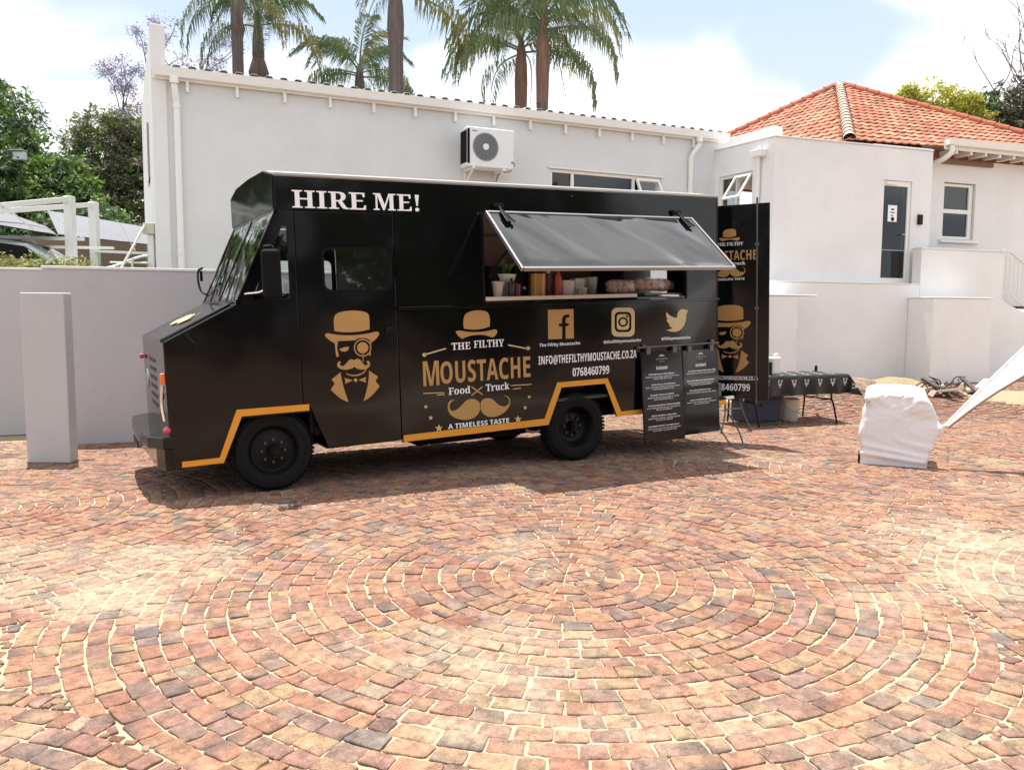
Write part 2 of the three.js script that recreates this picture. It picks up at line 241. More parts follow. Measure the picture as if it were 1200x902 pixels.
    P.forEach((p, i) => {
      B.p.push(...p); nn[i].normalize(); B.n.push(nn[i].x, nn[i].y, nn[i].z); B.uv.push(p[0] + u0, p[2] + v0);
      let f = k0 * (0.90 + 0.2 * q());
      let t = b.tone; if (burn) { const e = smooth(-0.02, 0.05, (p[0] - b.mx) * Math.cos(burn[0]) + (p[2] - b.mz) * Math.sin(burn[0])) * burn[1]; t = t.map((c, m) => lerp(c, [0.13, 0.10, 0.095][m], e * 1.6)); }
      const du = clamp(sandLift(p[0], p[2]) * 0.85 - 0.08 + 0.5 * (fbm(p[0] * 7, p[2] * 7, 3, 61) - 0.42), 0, 0.72); B.c.push(lerp(t[0] * f, 0.47, du), lerp(t[1] * f, 0.385, du), lerp(t[2] * f, 0.275, du));
    });
    for (const i of idx) B.i.push(s0 + i);
  }
  const toGeo = (B) => { const g = new THREE.BufferGeometry(); g.setAttribute('position', new THREE.Float32BufferAttribute(B.p, 3)); g.setAttribute('normal', new THREE.Float32BufferAttribute(B.n, 3)); g.setAttribute('uv', new THREE.Float32BufferAttribute(B.uv, 2)); g.setAttribute('color', new THREE.Float32BufferAttribute(B.c, 3)); g.setIndex(B.i); return g; };
  const fresh = () => ({ p: [], n: [], uv: [], c: [], i: [] });
  list.sort((a, b) => b.foot - a.foot);
  list.slice(0, 300).forEach((b) => { const B = fresh(); paver(b, B); const m = part('brick', toGeo(B), M.brick, yard); m.name = numbered('brick'); });
  const B = fresh(); list.slice(300).forEach((b) => paver(b, B));
  part('brick_field', toGeo(B), M.brick, yard).userData.kind = 'stuff';
  const merge2 = (a, b) => mergeGeometries([a, b]);
  // the sand that beds the bricks, brushed into the joints and lying over some of them
  const sheet = (x0, x1, z0, z1, st, drop, fine) => {
    const nx = Math.round((x1 - x0) / st), nz = Math.round((z1 - z0) / st), p = [], uv = [], idx = [];
    for (let j = 0; j <= nz; j++) for (let i = 0; i <= nx; i++) {
      const x = x0 + (x1 - x0) * i / nx, z = z0 + (z1 - z0) * j / nz, l = fine ? sandLift(x, z) : 0;
      p.push(x, groundY(x, z) - drop + l * 0.0095 + (fine ? (vnoise(x * 38, z * 38, 5) - 0.5) * 0.0042 + (vnoise(x * 15, z * 15, 6) - 0.5) * 0.004 : 0), z); uv.push(x, z);
    }
    for (let j = 0; j < nz; j++) for (let i = 0; i < nx; i++) { const a = j * (nx + 1) + i, b = a + nx + 1; idx.push(a, b, a + 1, a + 1, b, b + 1); }
    const g = new THREE.BufferGeometry(); g.setAttribute('position', new THREE.Float32BufferAttribute(p, 3)); g.setAttribute('uv', new THREE.Float32BufferAttribute(uv, 2)); g.setIndex(idx); g.computeVertexNormals(); return g;
  };
  part('joint_sand', merge2(sheet(-6.2, 6.2, -6.8, -2.2, 0.016, 0.0102, true), sheet(-6.2, 6.2, -9.4, -6.8, 0.03, 0.0095, true)), M.sand, yard).userData.kind = 'stuff';
  part('bedding_sand', sheet(-14, 16, -18, -9.4, 0.2, 0.012, false), M.sand, yard).userData.kind = 'stuff';
  part('yard_floor', [box(-30, 30, -0.05, -0.018, -2.2, 30), box(-30, -6.2, -0.05, -0.018, -9.4, -2.2), box(6.2, 30, -0.05, -0.018, -9.4, -2.2)], std({ color: lin(0.27, 0.16, 0.11), roughness: 1, map: TX.brickColor }), yard);
}

// ---------------------------------------------------------------- retaining walls
const angle = (dx, dz) => Math.atan2(-dz, dx);
const up0 = structure('upper_ground');
part('lawn', prism([[-90, -120], [-90, -11.6], [-7.5, -11.6], [-6, -12.5], [4, -17.9], [4, -120]], -0.05, 1.9), M.lawn, up0);
{
  const w = thing('retaining_wall', 'long grey plastered wall running behind the food truck at the left', 'wall', [-5.72, 0, -9.94], angle(Math.sin(73.6 * Math.PI / 180), -Math.cos(73.6 * Math.PI / 180)));
  part('wall_face', slab([[0, 0], [6.4, 0], [6.4, 2.15], [0, 2.168]], [], -0.28, 0), M.wallGrey, w);
  part('coping', slab([[-0.02, 2.17], [6.4, 2.152], [6.4, 2.182], [-0.02, 2.207]], [], -0.3, 0.012, 0.006), M.wallWhite, w);
  const w2 = thing('garden_wall', 'grey plastered wall set back left of the square pillar', 'wall', [-6.83, 0, -10.71], angle(Math.sin(73.6 * Math.PI / 180), -Math.cos(73.6 * Math.PI / 180)));
  part('wall_face', slab([[-5, 0], [1.42, 0], [1.42, 2.19], [-5, 2.2]], [], -0.28, 0), M.wallGrey, w2);
  part('wall_return', box(1.17, 1.42, 0, 2.10, 0.0, 0.9), M.wallGrey, w2);
  part('coping', slab([[-5, 2.202], [1.44, 2.192], [1.44, 2.222], [-5, 2.24]], [], -0.3, 0.012, 0.006), M.wallWhite, w2);
  const p = thing('wall_pillar', 'square grey plastered pillar standing before the left wall', 'pillar', [-5.28, 0, -8.72]);
  part('shaft', sculpt(new THREE.BoxGeometry(0.475, 1.85, 0.3, 4, 12, 3), (q) => V(q.x, q.y + 0.925, q.z - 0.15)).translate(0.2375, 0, 0), M.wallGrey, p);
  part('plinth_joint', box(-0.01, 0.485, -0.01, 0.02, -0.31, 0.01), M.brownTrim, p);
  p.children[0].geometry = rbox(0, 0.475, 0, 1.85, -0.16, 0, 0.012);
  p.children[1].geometry = box(-0.006, 0.481, -0.01, 0.015, -0.166, 0.006);
}
// right-hand retaining wall, terrace parapet, buttresses and stair share one frame: x along the block front, z towards the yard
const BX = V(0.94189, 0, -0.33591), BZ = V(0.33591, 0, 0.94189), K2 = V(5.2522, 0, -16.2), bAng = angle(0.94189, -0.33591);
{
  const w = thing('terrace_wall', 'tall white plastered retaining wall below the glazed door', 'wall', K2.toArray(), bAng);
  part('wall_face', slab([[-2.2, 0], [3.3, 0], [3.3, 2.3], [-2.2, 2.3]], [], 0.0, 0.35, 0.004), M.wallBright, w);
  part('coping', rbox(-2.2, 3.296, 2.302, 2.325, 0.003, 0.36, 0.006), M.wallWhite, w);
  const p = thing('terrace_parapet', 'white parapet wall enclosing the terrace by the stair railing', 'wall', K2.toArray(), bAng);
  part('wall_face', slab([[3.305, 0.0], [9.5, 0.0], [9.5, 0.6], [5.75, 1.95], [5.62, 2.05], [5.62, 3.04], [3.305, 3.04]], [], 0.12, 0.352, 0.004), M.wallBright, p);
  part('coping', rbox(3.29, 5.64, 3.042, 3.075, 0.1, 0.37, 0.008), M.wallWhite, p);
  for (const [n, l, x0, x1, z1] of [['wall_buttress', 'broad white buttress block against the right wall beside the debris', 3.0, 4.58, 1.0], ['wall_buttress', 'white buttress block half hidden behind the open truck door', -1.4, -0.28, 1.0]]) {
    const b = thing(n, l, 'buttress', K2.toArray(), bAng);
    part('block', rbox(x0, x1, 0, 2.01, 0.355, z1, 0.015), M.wallBright, b);
    part('top', rbox(x0 - 0.01, x1 + 0.01 + (x0 < 0 ? 0.42 : 0), 2.012, 2.04, 0.353, z1 + 0.012, 0.008), M.wallWhite, b);
  }
  const s = thing('terrace_stair', 'brick stair with white rail going down from the terrace', 'stair', K2.toArray(), bAng);
  for (let i = 0; i < 9; i++) { const st = part('step', rbox(5.7 + i * 0.29, 6.02 + i * 0.29, 1.72 - i * 0.17 - 0.3, 1.9 - i * 0.17, -0.9, 0.11, 0.01), i % 2 ? M.stepBrick : M.stepBrick, s); st.name = i ? `step_${String(i).padStart(3, '0')}` : 'step'; }
  const r = thing('stair_railing', 'white metal stair railing with upright bars at the right edge', 'railing', K2.toArray(), bAng);
  part('newel_post', [rod([5.7, 2.05, 0.24], [5.7, 3.08, 0.24], 0.028), new THREE.SphereGeometry(0.045, 10, 8).translate(5.7, 3.1, 0.24)], M.whitePaint, r);
  part('handrail', tube([[5.7, 3.09, 0.24], [5.85, 3.1, 0.24], [6.2, 2.92, 0.24], [8.0, 1.85, 0.24]], 0.024, 30), M.whitePaint, r);
  part('lower_rail', tube([[5.7, 2.2, 0.24], [5.9, 2.2, 0.24], [6.2, 2.03, 0.24], [8.0, 0.96, 0.24]], 0.016, 30), M.whitePaint, r);
  for (let i = 0; i < 16; i++) { const x = 5.82 + i * 0.13, y = x < 5.9 ? 3.08 : 3.09 - (x - 5.9) * 0.592; const b = part('baluster', rod([x, y - 0.87, 0.24], [x, y - 0.01, 0.24], 0.009, 6), M.whitePaint, r); b.name = numbered('baluster'); }
}

// ---------------------------------------------------------------- main white building (x along the facade, z outwards)
const fAng = angle(0.91192, -0.41036), FL = [-5.70, 0, -13.1];
{
  const b = thing('white_building', 'long white plastered building with metal roof behind the food truck', 'building', FL, fAng);
  part('front_wall', slab(rect(0.2, 11.05, 1.85, 5.36), [rect(7.04, 9.6, 3.78, 4.46)], -0.22, 0), M.wallMain, b);
  part('back_wall', slab(rect(0.24, 11.05, 1.85, 5.36), [], -6.2, -6.0), M.wallMain, b);
  part('side_wall', box(10.85, 11.05, 1.85, 5.36, -5.99, -0.23), M.wallMain, b);
  part('ceiling', box(0.25, 10.84, 4.7, 4.8, -5.98, -0.24), M.interior, b); part('floor', box(0.25, 10.84, 2.2, 2.3, -5.98, -0.24), M.interior, b);
  part('room_wall', box(0.3, 10.84, 2.31, 4.69, -3.0, -2.9), M.interior, b);
  part('end_parapet', prism([[0.0, 0.02], [0.215, 0.02], [0.07, -6.3], [-0.145, -6.3]], 1.85, 6.14, 0.008), M.wallWhite, b);
  const sw = part('slit_window', box(-0.075, -0.045, 4.05, 5.0, -2.6, -1.8), M.greyPaint, b); part('frame', box(-0.085, -0.07, 3.98, 4.05, -2.7, -1.7), M.whitePaint, sw);
  // roof of ribbed sheets, front edge seen end-on above the gutter
  const pts = []; const n = 46, wv = 0.235;
  for (let i = 0; i < n; i++) { const x = 0.25 + i * wv; pts.push([x, 0], [x + 0.05, 0], [x + 0.075, 0.034], [x + 0.16, 0.034], [x + 0.185, 0]); }
  const under = pts.slice().reverse().map(([x, y]) => [x, y - 0.008]);
  const rg = slab([...pts, ...under], [], -6.5, 0.16); rg.rotateX(0.03).translate(0, 5.49, 0);
  part('roof', rg, M.metalRoof, b);
  part('fascia', rbox(0.02, 11.2, 5.30, 5.46, 0.03, 0.06, 0.006), M.whitePaint, b);
  part('gutter', slab([[0.062, 5.475], [0.062, 5.34], [0.15, 5.34], [0.175, 5.475], [0.163, 5.475], [0.14, 5.352], [0.074, 5.352], [0.074, 5.475]], [], 0, 11.15).rotateY(-Math.PI / 2).translate(11.21, 0, 0), M.whitePaint, b);
  part('soffit_board', box(0.24, 11.05, 5.36, 5.37, -0.21, 0.03), M.whitePaint, b);
  for (let i = 0; i < 14; i++) { const k = part('gutter_bracket', rbox(0.5 + i * 0.757, 0.55 + i * 0.757, 5.14, 5.335, 0.004, 0.07, 0.008), M.whitePaint, b); k.name = numbered('gutter_bracket'); }
  const pipe = (x, lean) => part('downpipe', [tube([[x + lean, 5.34, 0.11], [x + lean, 5.2, 0.11], [x + lean * 0.4, 5.06, 0.09], [x, 4.92, 0.055], [x, 4.7, 0.055], [x, 1.9, 0.055]], 0.05, 50, 12), new THREE.CylinderGeometry(0.057, 0.057, 0.06, 12).translate(x, 4.9, 0.055), new THREE.CylinderGeometry(0.057, 0.057, 0.05, 12).translate(x, 2.6, 0.055), lathe([[0.07, 0], [0.07, 0.1], [0.05, 0.12]], 14).translate(x + lean, 5.24, 0.11)], M.whitePaint, b);
  pipe(0.36, -0.03).name = 'downpipe'; pipe(10.3, 0.16).name = 'downpipe_001';
  const win = part('window', [rbox(7.042, 9.598, 4.40, 4.458, -0.12, -0.02, 0.006), rbox(7.042, 9.598, 3.782, 3.83, -0.12, -0.02, 0.006), rbox(7.042, 7.09, 3.832, 4.398, -0.12, -0.02, 0.006), rbox(9.55, 9.598, 3.832, 4.398, -0.12, -0.02, 0.006), rbox(7.51, 7.57, 3.832, 4.398, -0.12, -0.02, 0.006), rbox(8.92, 8.98, 3.832, 4.398, -0.12, -0.02, 0.006)], M.whitePaint, b);
  part('pane', box(7.092, 7.508, 3.834, 4.396, -0.075, -0.069), M.tintGlass, win); part('pane_001', box(7.572, 8.918, 3.834, 4.396, -0.075, -0.069), M.tintGlass, win);
  const sash = part('open_sash', [slab(rect(8.985, 9.545, -0.54, 0), [rect(9.03, 9.5, -0.495, -0.045)], -0.025, 0.025, 0.004)].map((g) => g.rotateX(-0.5).translate(0, 4.40, 0.01)), M.whitePaint, win); void sash;
  part('pane_002', box(9.03, 9.5, -0.495, -0.045, -0.004, 0.002).rotateX(-0.5).translate(0, 4.40, 0.01), M.glass, win);
  part('lintel_reveal', rbox(6.98, 9.66, 4.462, 4.50, 0.002, 0.03, 0.006), M.wallWhite, b);
  const blinds = part('blind', Array.from({ length: 10 }, (_, i) => box(7.1, 8.9, 4.36 - i * 0.055, 4.38 - i * 0.055, -0.3, -0.27)), M.brownTrim, b); blinds.name = 'blind';
}
{ // air conditioner on the facade
  const a = thing('air_conditioner', 'white outdoor air conditioner unit with round fan hung on the white facade', 'air conditioner', [FL[0] + 0.91192 * 5.62, 4.29, FL[2] - 0.41036 * 5.62], fAng);
  part('casing', rbox(-0.48, 0.44, 0, 0.70, 0.1, 0.45, 0.02, 3), M.whitePlastic, a);
  part('side_grille', rbox(-0.486, -0.478, 0.07, 0.64, 0.13, 0.44, 0.003), M.blackMatt, a);
  part('front_band', rbox(-0.474, -0.425, 0.05, 0.66, 0.445, 0.455, 0.004), M.blackMatt, a);
  const fg = [new THREE.RingGeometry(0.232, 0.252, 40).translate(-0.12, 0.36, 0.4555)];
  for (let i = 1; i < 9; i++) fg.push(new THREE.TorusGeometry(0.06 + i * 0.021, 0.0035, 5, 36).translate(-0.12, 0.36, 0.462));
  for (let i = 0; i < 14; i++) { const t = i * Math.PI / 7; fg.push(rod([-0.12 + 0.05 * Math.cos(t), 0.36 + 0.05 * Math.sin(t), 0.462], [-0.12 + 0.24 * Math.cos(t), 0.36 + 0.24 * Math.sin(t), 0.46], 0.0035, 5)); }
  const gr = part('fan_grille', fg, M.greyPaint, a); part('fan_recess', new THREE.CircleGeometry(0.24, 40).translate(-0.12, 0.36, 0.4535), std({ color: lin(0.16, 0.17, 0.18), roughness: 0.7 }), gr);
  part('hub', new THREE.CylinderGeometry(0.055, 0.06, 0.02, 24).rotateX(Math.PI / 2).translate(-0.12, 0.36, 0.468), M.whitePlastic, gr);
  part('badge', box(-0.38, -0.28, 0.615, 0.64, 0.4495, 0.4535), M.greyPaint, a);
  for (const x of [-0.38, 0.22]) part(x < 0 ? 'bracket' : 'bracket_001', [rbox(x, x + 0.05, -0.04, -0.002, 0.004, 0.47, 0.004), bar([x + 0.025, -0.28, 0.02], [x + 0.025, -0.05, 0.4], 0.03), rbox(x, x + 0.05, -0.32, -0.045, 0.004, 0.03, 0.004)], M.whitePaint, a);
  part('pipe', tube([[0.40, 0.12, 0.47], [0.47, 0.13, 0.40], [0.48, 0.02, 0.2], [0.3, -0.03, 0.1], [0.27, -0.2, 0.03], [0.27, -0.55, 0.03]], 0.018, 30), M.greyPaint, a);
}
{ // right-hand block with the glazed door
  const b = thing('entrance_block', 'white flat-topped building block with narrow glazed door at the right', 'building', K2.toArray(), bAng);
  part('front_wall', slab([[-0.16, 2.31], [3.86, 2.31], [3.86, 5.12], [-0.16, 5.12]], [[[2.56, 2.35], [3.33, 2.35], [3.33, 4.46], [2.56, 4.46]]], -0.25, -0.002, 0.003), M.wallBright, b);
  part('parapet_cap', rbox(-0.17, 3.87, 5.123, 5.15, -0.26, 0.02, 0.006), M.wallWhite, b);
  part('flashing', rbox(2.3, 3.86, 5.152, 5.172, -0.35, -0.02, 0.004), M.metalRoof, b);
  // left side wall with the open window: local frame along the side
  const s = new THREE.Group(); s.name = 'side_wing'; s.position.set(-0.16, 0, -0.005); b.add(s);
  const side = V(4.30 - 5.10, 0, -17.6 + 16.15), ang = Math.atan2(-side.z, side.x) - bAng; s.rotation.y = ang;
  part('side_wall', slab(rect(0.0, 1.95, 1.9, 5.12), [rect(0.56, 1.52, 3.85, 4.56)].map((h) => h), 0.0, 0.25), M.wallBright, s);
  part('side_cap', rbox(0.0, 1.95, 5.123, 5.15, -0.02, 0.26, 0.006), M.wallWhite, s);
  part('window', [rbox(0.562, 1.518, 4.50, 4.558, 0.04, 0.12, 0.005), rbox(0.562, 1.518, 3.852, 3.90, 0.04, 0.12, 0.005), rbox(0.562, 0.61, 3.902, 4.498, 0.04, 0.12, 0.005), rbox(1.47, 1.518, 3.902, 4.498, 0.04, 0.12, 0.005), rbox(1.02, 1.07, 3.902, 4.498, 0.04, 0.12, 0.005)], M.whitePaint, s);
  part('pane', box(1.072, 1.468, 3.904, 4.496, 0.085, 0.09), M.tintGlass, s);
  part('open_sash', slab(rect(0.59, 1.04, -0.6, 0), [rect(0.63, 1.0, -0.555, -0.045)], -0.02, 0.02, 0.004).rotateX(0.62).translate(0, 4.50, 0.0), M.whitePaint, s);
  part('sash_pane', box(0.63, 1.0, -0.555, -0.045, -0.003, 0.003).rotateX(0.62).translate(0, 4.50, 0.0), M.glass, s);
  part('downpipe', [tube([[0.36, 5.0, -0.06], [0.36, 1.9, -0.06]], 0.045, 4, 12), rbox(0.2, 0.5, 4.78, 4.92, -0.16, -0.004, 0.015)], M.whitePaint, s);
  part('room_box', [box(0.3, 1.9, 2.0, 2.1, 0.28, 1.6), box(0.3, 1.9, 2.1, 4.9, 1.5, 1.6), box(0.25, 0.3, 2.0, 4.9, 0.28, 1.6)], M.interior, s);
  part('roof_slab', prism([[-0.1, -0.27], [3.8, -0.27], [3.8, -4.5], [0.6, -4.5]], 4.88, 4.98), M.wallWhite, b);
  part('inner_room', [box(2.3, 3.6, 2.2, 2.3, -2.5, -0.26), box(2.3, 3.6, 2.3, 4.8, -2.6, -2.5), box(2.2, 2.3, 2.3, 4.8, -2.6, -0.26), box(3.6, 3.7, 2.3, 4.8, -2.6, -0.26), box(2.3, 3.6, 4.8, 4.86, -2.5, -0.26)], M.interior, b);
  const d = part('door', [slab(rect(2.565, 3.325, 2.352, 4.455), [rect(2.615, 3.25, 2.45, 4.35)], -0.09, -0.03, 0.005), rbox(2.64, 2.9, 4.375, 4.43, -0.03, 0.02, 0.006)], M.whitePaint, b);
  part('pane', box(2.617, 3.248, 2.452, 4.348, -0.065, -0.058), M.tintGlass, d);
  part('handle', [rod([3.2, 3.36, -0.05], [3.2, 3.36, 0.01], 0.012), rod([3.2, 3.36, 0.01], [3.1, 3.36, 0.01], 0.011)], M.steel, d);
  part('midrail', box(2.62, 3.245, 3.02, 3.04, -0.07, -0.05), M.greyPaint, d);
  part('notice', box(2.76, 3.0, 3.62, 3.96, -0.056, -0.052), M.vinylWhite, d);
  part('notice_print', [box(2.84, 2.92, 3.86, 3.89, -0.0515, -0.0505), box(2.82, 2.94, 3.80, 3.82, -0.0515, -0.0505), box(2.84, 2.90, 3.74, 3.76, -0.0515, -0.0505), new THREE.CircleGeometry(0.045, 14).translate(2.89, 3.675, -0.051)], M.blackMatt, d);
  part('keypad', rbox(3.5, 3.62, 3.58, 3.79, 0.0, 0.045, 0.012), M.blackTrim, b);
  // higher parapet behind, running away beside the tiled roof
  part('rear_parapet', prism([[0.9, -1.45], [1.12, -1.45], [0.55, -6.5], [0.3, -6.5]].map(([x, z]) => [x, z]), 4.9, 5.72, 0.01), M.wallBright, b);
}
{ // tiled house at the right: wall, eave and hipped roof
  const h = thing('tiled_house', 'white house with red clay tiled hip roof at the far right', 'house', K2.toArray(), bAng);
  const z = -0.5;
  part('wall', slab(rect(3.87, 12.5, 1.9, 5.12), [rect(4.74, 5.68, 3.36, 4.62)], z - 0.25, z), M.wallBright, h);
  part('gutter', slab([[0, 0.13], [0, 0], [0.09, 0], [0.12, 0.13], [0.108, 0.13], [0.08, 0.012], [0.012, 0.012], [0.012, 0.13]], [], 0, 8.4).rotateY(-Math.PI / 2).translate(12.6, 5.28, -0.02), M.whitePaint, h);
  part('fascia', rbox(4.2, 12.4, 5.2, 5.40, -0.06, -0.03, 0.006), M.whitePaint, h);
  for (let i = 0; i < 9; i++) { const k = part('rafter', rbox(4.55 + i * 0.42, 4.62 + i * 0.42, 5.14, 5.26, z + 0.003, -0.065, 0.006), M.whitePaint, h); k.name = numbered('rafter'); }
  part('wall_plate', rbox(4.35, 6.1, 5.0, 5.1, z + 0.004, z + 0.07, 0.01), M.brownTrim, h);
  part('soffit', box(3.9, 12.4, 5.27, 5.28, z + 0.003, -0.065), M.brownTrim, h);
  part('downpipe', [tube([[4.33, 5.27, 0.03], [4.33, 5.14, 0.03], [4.27, 5.02, -0.1], [4.2, 4.9, -0.4], [4.19, 4.7, z + 0.06], [4.16, 3.0, z + 0.06]], 0.055, 50, 12)], M.whitePaint, h);
  const w = part('window', [slab(rect(4.762, 5.658, 3.38, 4.6), [rect(4.82, 5.55, 4.04, 4.54), rect(4.82, 5.55, 3.44, 3.95)], z - 0.13, z - 0.06, 0.005), rbox(4.66, 5.78, 3.29, 3.358, z - 0.1, z + 0.07, 0.01)], M.whitePaint, h);
  part('pane', box(4.822, 5.548, 4.042, 4.538, z - 0.1, z - 0.094), M.tintGlass, w); part('pane_001', box(4.822, 5.548, 3.442, 3.948, z - 0.1, z - 0.094), M.tintGlass, w);
  part('roller_blind', box(4.8, 5.6, 4.0, 4.6, z - 0.2, z - 0.19), std({ color: lin(0.16, 0.19, 0.24), roughness: 0.8 }), h);
  part('room', [box(4, 8, 1.9, 5.0, -3.6, -3.5), box(4, 8, 1.9, 2.0, -3.5, z - 0.26), box(4, 8, 4.95, 5.05, -3.5, z - 0.26), box(3.9, 4.0, 1.9, 5.0, -3.6, z - 0.26), box(8, 8.1, 1.9, 5.0, -3.6, z - 0.26)], M.interior, h);
  // roof planes in world space, then into the house frame
  const inv = new THREE.Matrix4().makeRotationY(bAng).setPosition(K2).invert();
  const P = V(9.02, 8.0, -23.07), A = V(7.02, 5.30, -17.3), B = V(14.6, 5.36, -19.85), C = V(3.3, 5.36, -23.2), D = V(12.2, 5.36, -26.5);
  [P, A, B, C, D].forEach((q) => q.applyMatrix4(inv));
  const tri = (a, b, c) => { const g = new THREE.BufferGeometry(); g.setAttribute('position', new THREE.Float32BufferAttribute([...a.toArray(), ...b.toArray(), ...c.toArray()], 3)); g.computeVertexNormals(); return planarUV(g); };
  const low = (q) => V(q.x, q.y - 0.05, q.z);
  part('roof_deck', [tri(low(A), low(B), low(P)), tri(low(C), low(A), low(P)), tri(low(B), low(D), low(P)), tri(low(D), low(C), low(P))], M.roofRed, h);
  // one clay pan tile with a rolled edge, laid course over course
  const tg = (() => { const W = 0.24, L = 0.36, p = [], idx = [], prof = [[0, 0.012], [0.03, 0.004], [0.09, 0.0], [0.14, 0.004], [0.165, 0.013], [0.195, 0.021], [0.225, 0.016], [0.24, 0.01]]; for (const [v, l] of [[0, 0.032], [L, 0]]) for (const [x, y] of prof) p.push(x - W / 2, y + l, -v); for (const [x, y] of prof) p.push(x - W / 2, y + 0.004, 0.001); const n = prof.length; for (let i = 0; i < n - 1; i++) { idx.push(i, i + 1, n + i, i + 1, n + i + 1, n + i, 2 * n + i, 2 * n + i + 1, i, 2 * n + i + 1, i + 1, i); } const g = new THREE.BufferGeometry(); g.setAttribute('position', new THREE.Float32BufferAttribute(p, 3)); g.setIndex(idx); let q = g.toNonIndexed(); q.computeVertexNormals(); return planarUV(q); })();
  const q = rng(77), m4 = [], cols = [], names = [];
  for (const [a, b, name] of [[A, B, 0], [C, A, 1]]) {
    const e = b.clone().sub(a), len = e.length(); e.normalize(); const pe = P.clone().sub(a), along = pe.dot(e), up = pe.clone().addScaledVector(e, -along), rise = up.length(); up.normalize(); const nrm = e.clone().cross(up);
    for (let j = 0; j * 0.30 < rise - 0.1; j++) {
      const t = j * 0.30 / rise, x0 = along * t, x1 = len + (along - len) * t;
      for (let x = x0 + 0.08; x < x1 - 0.06; x += 0.235) {
        const mtx = new THREE.Matrix4().makeBasis(e, nrm, up.clone().negate()); mtx.setPosition(a.clone().addScaledVector(e, x + (q() - 0.5) * 0.01).addScaledVector(up, j * 0.30 + (q() - 0.5) * 0.012).addScaledVector(nrm, 0.005 + q() * 0.006));
        m4.push(mtx); const k = 0.6 + 0.6 * q(), pale = q() < 0.4 ? 0.7 : 0.12; cols.push(lin(lerp(0.47, 0.52, pale) * k, lerp(0.155, 0.30, pale) * k, lerp(0.085, 0.2, pale) * k)); names.push(name);
      }
    }
  }
  const im = new THREE.InstancedMesh(tg, M.tile, m4.length); m4.forEach((m, i) => { im.setMatrixAt(i, m); im.setColorAt(i, cols[i]); }); im.name = 'roof_tiles'; im.userData.kind = 'stuff'; shadowed(im); h.add(im);
  const capG = new THREE.CylinderGeometry(0.115, 0.135, 0.36, 10, 1, true, -Math.PI / 2 - 0.2, Math.PI + 0.4); planarUV(capG);
  const capLine = (a, b, mat, name) => { const d = b.clone().sub(a), L = d.length(); d.normalize(); const side = d.clone().cross(V(0, 1, 0)).normalize(), n = side.clone().cross(d); for (let s = 0.12; s < L; s += 0.33) { const m = part(name, capG, mat, h); m.name = numbered(name); const basis = new THREE.Matrix4().makeBasis(side, d, n.clone().negate().multiplyScalar(-1)); m.quaternion.setFromRotationMatrix(basis); m.position.copy(a).addScaledVector(d, s).addScaledVector(V(0, 1, 0), 0.01); } };
  capLine(A.clone().add(V(0, 0.02, 0)), P, M.cap, 'hip_cap'); capLine(B, P, M.capRed, 'ridge_tile'); capLine(C, P, M.capRed, 'ridge_tile');
}
// ---------------------------------------------------------------- food truck (x front to rear, y up, z towards the yard; the body rides nose-down)
const tAng = angle(Math.sin(60.8 * Math.PI / 180), -Math.cos(60.8 * Math.PI / 180)), T0 = [-2.2425, 0, -7.3516], TAU = 0.036;
const truck = thing('food_truck', 'black step van food truck with gold moustache graphics and raised serving flap', 'food truck', T0, tAng);
const bodyPart = (name, geo, mat, parent = truck, label) => { const m = part(name, geo, mat, parent, label); if (parent === truck) m.rotation.z = TAU; return m; };
const bodyParts = (name, list, mat) => list.forEach((g) => bodyPart(name, g, mat));
const fonts = {}; for (const k of ['sans_bold', 'sans_regular', 'serif_bold']) fonts[k] = await new FontLoader().loadAsync(`fonts/droid/droid_${k}.typeface.json`);
// lettering laid flat in x, y: left end and baseline, width and height of the line
function letters(str, font, x, y, w, h, grow = 0, slope = 0) {
  let g = new THREE.ShapeGeometry(fonts[font].generateShapes(str, 1), 4); g.computeBoundingBox(); const b = g.boundingBox;
  g.translate(-b.min.x, 0, 0); const cap = new THREE.Box3().setFromObject(new THREE.Mesh(new THREE.ShapeGeometry(fonts[font].generateShapes('H', 1), 2))).max.y;
  g.scale(w / (b.max.x - b.min.x), h / cap, 1); void grow; const p = g.attributes.position; for (let i = 0; i < p.count; i++) p.setY(i, p.getY(i) + slope * p.getX(i)); return planarUV(g.translate(x, y, 0));
}
// outlines traced in a drawing's own coordinates and carried to the panel by a plane map
const mapped = (H) => (X, Y) => { const w = H[6] * X + H[7] * Y + 1; return [(H[0] * X + H[1] * Y + H[2]) / w, (H[3] * X + H[4] * Y + H[5]) / w]; };
function outline(cmds, H) {
  const f = mapped(H), s = new THREE.Shape();
  for (const c of cmds) { const q = []; for (let i = 0; i < c.length; i += 2) q.push(...f(c[i], c[i + 1])); if (c === cmds[0]) s.moveTo(...q); else if (q.length === 2) s.lineTo(...q); else s.bezierCurveTo(...q); }
  s.closePath(); return s;
}
const circ = (cx, cy, r, H, ry = r, n = 28) => outline(Array.from({ length: n }, (_, i) => [cx + r * Math.cos(i * 2 * Math.PI / n), cy + ry * Math.sin(i * 2 * Math.PI / n)]), H);
const ringS = (cx, cy, r0, r1, H) => { const s = circ(cx, cy, r1, H); s.holes.push(circ(cx, cy, r0, H)); return s; };
const star = (cx, cy, r, H) => outline(Array.from({ length: 10 }, (_, i) => { const q = i % 2 ? r * 0.42 : r, a = i * Math.PI / 5 - Math.PI / 2; return [cx + q * Math.cos(a), cy + q * Math.sin(a)]; }), H);
const flat = (shapes, z) => planarUV(new THREE.ShapeGeometry(shapes, 10).translate(0, 0, z));
const HF = [0.0011148, -6.5205e-05, 0.53598, -0.00015632, -0.0011577, 1.7631, -7.4229e-05, -1.2002e-05], HL = [0.0014554, -8.513e-05, 1.4686, -0.00020409, -0.0015115, 1.7007, -9.6911e-05, -1.5669e-05];
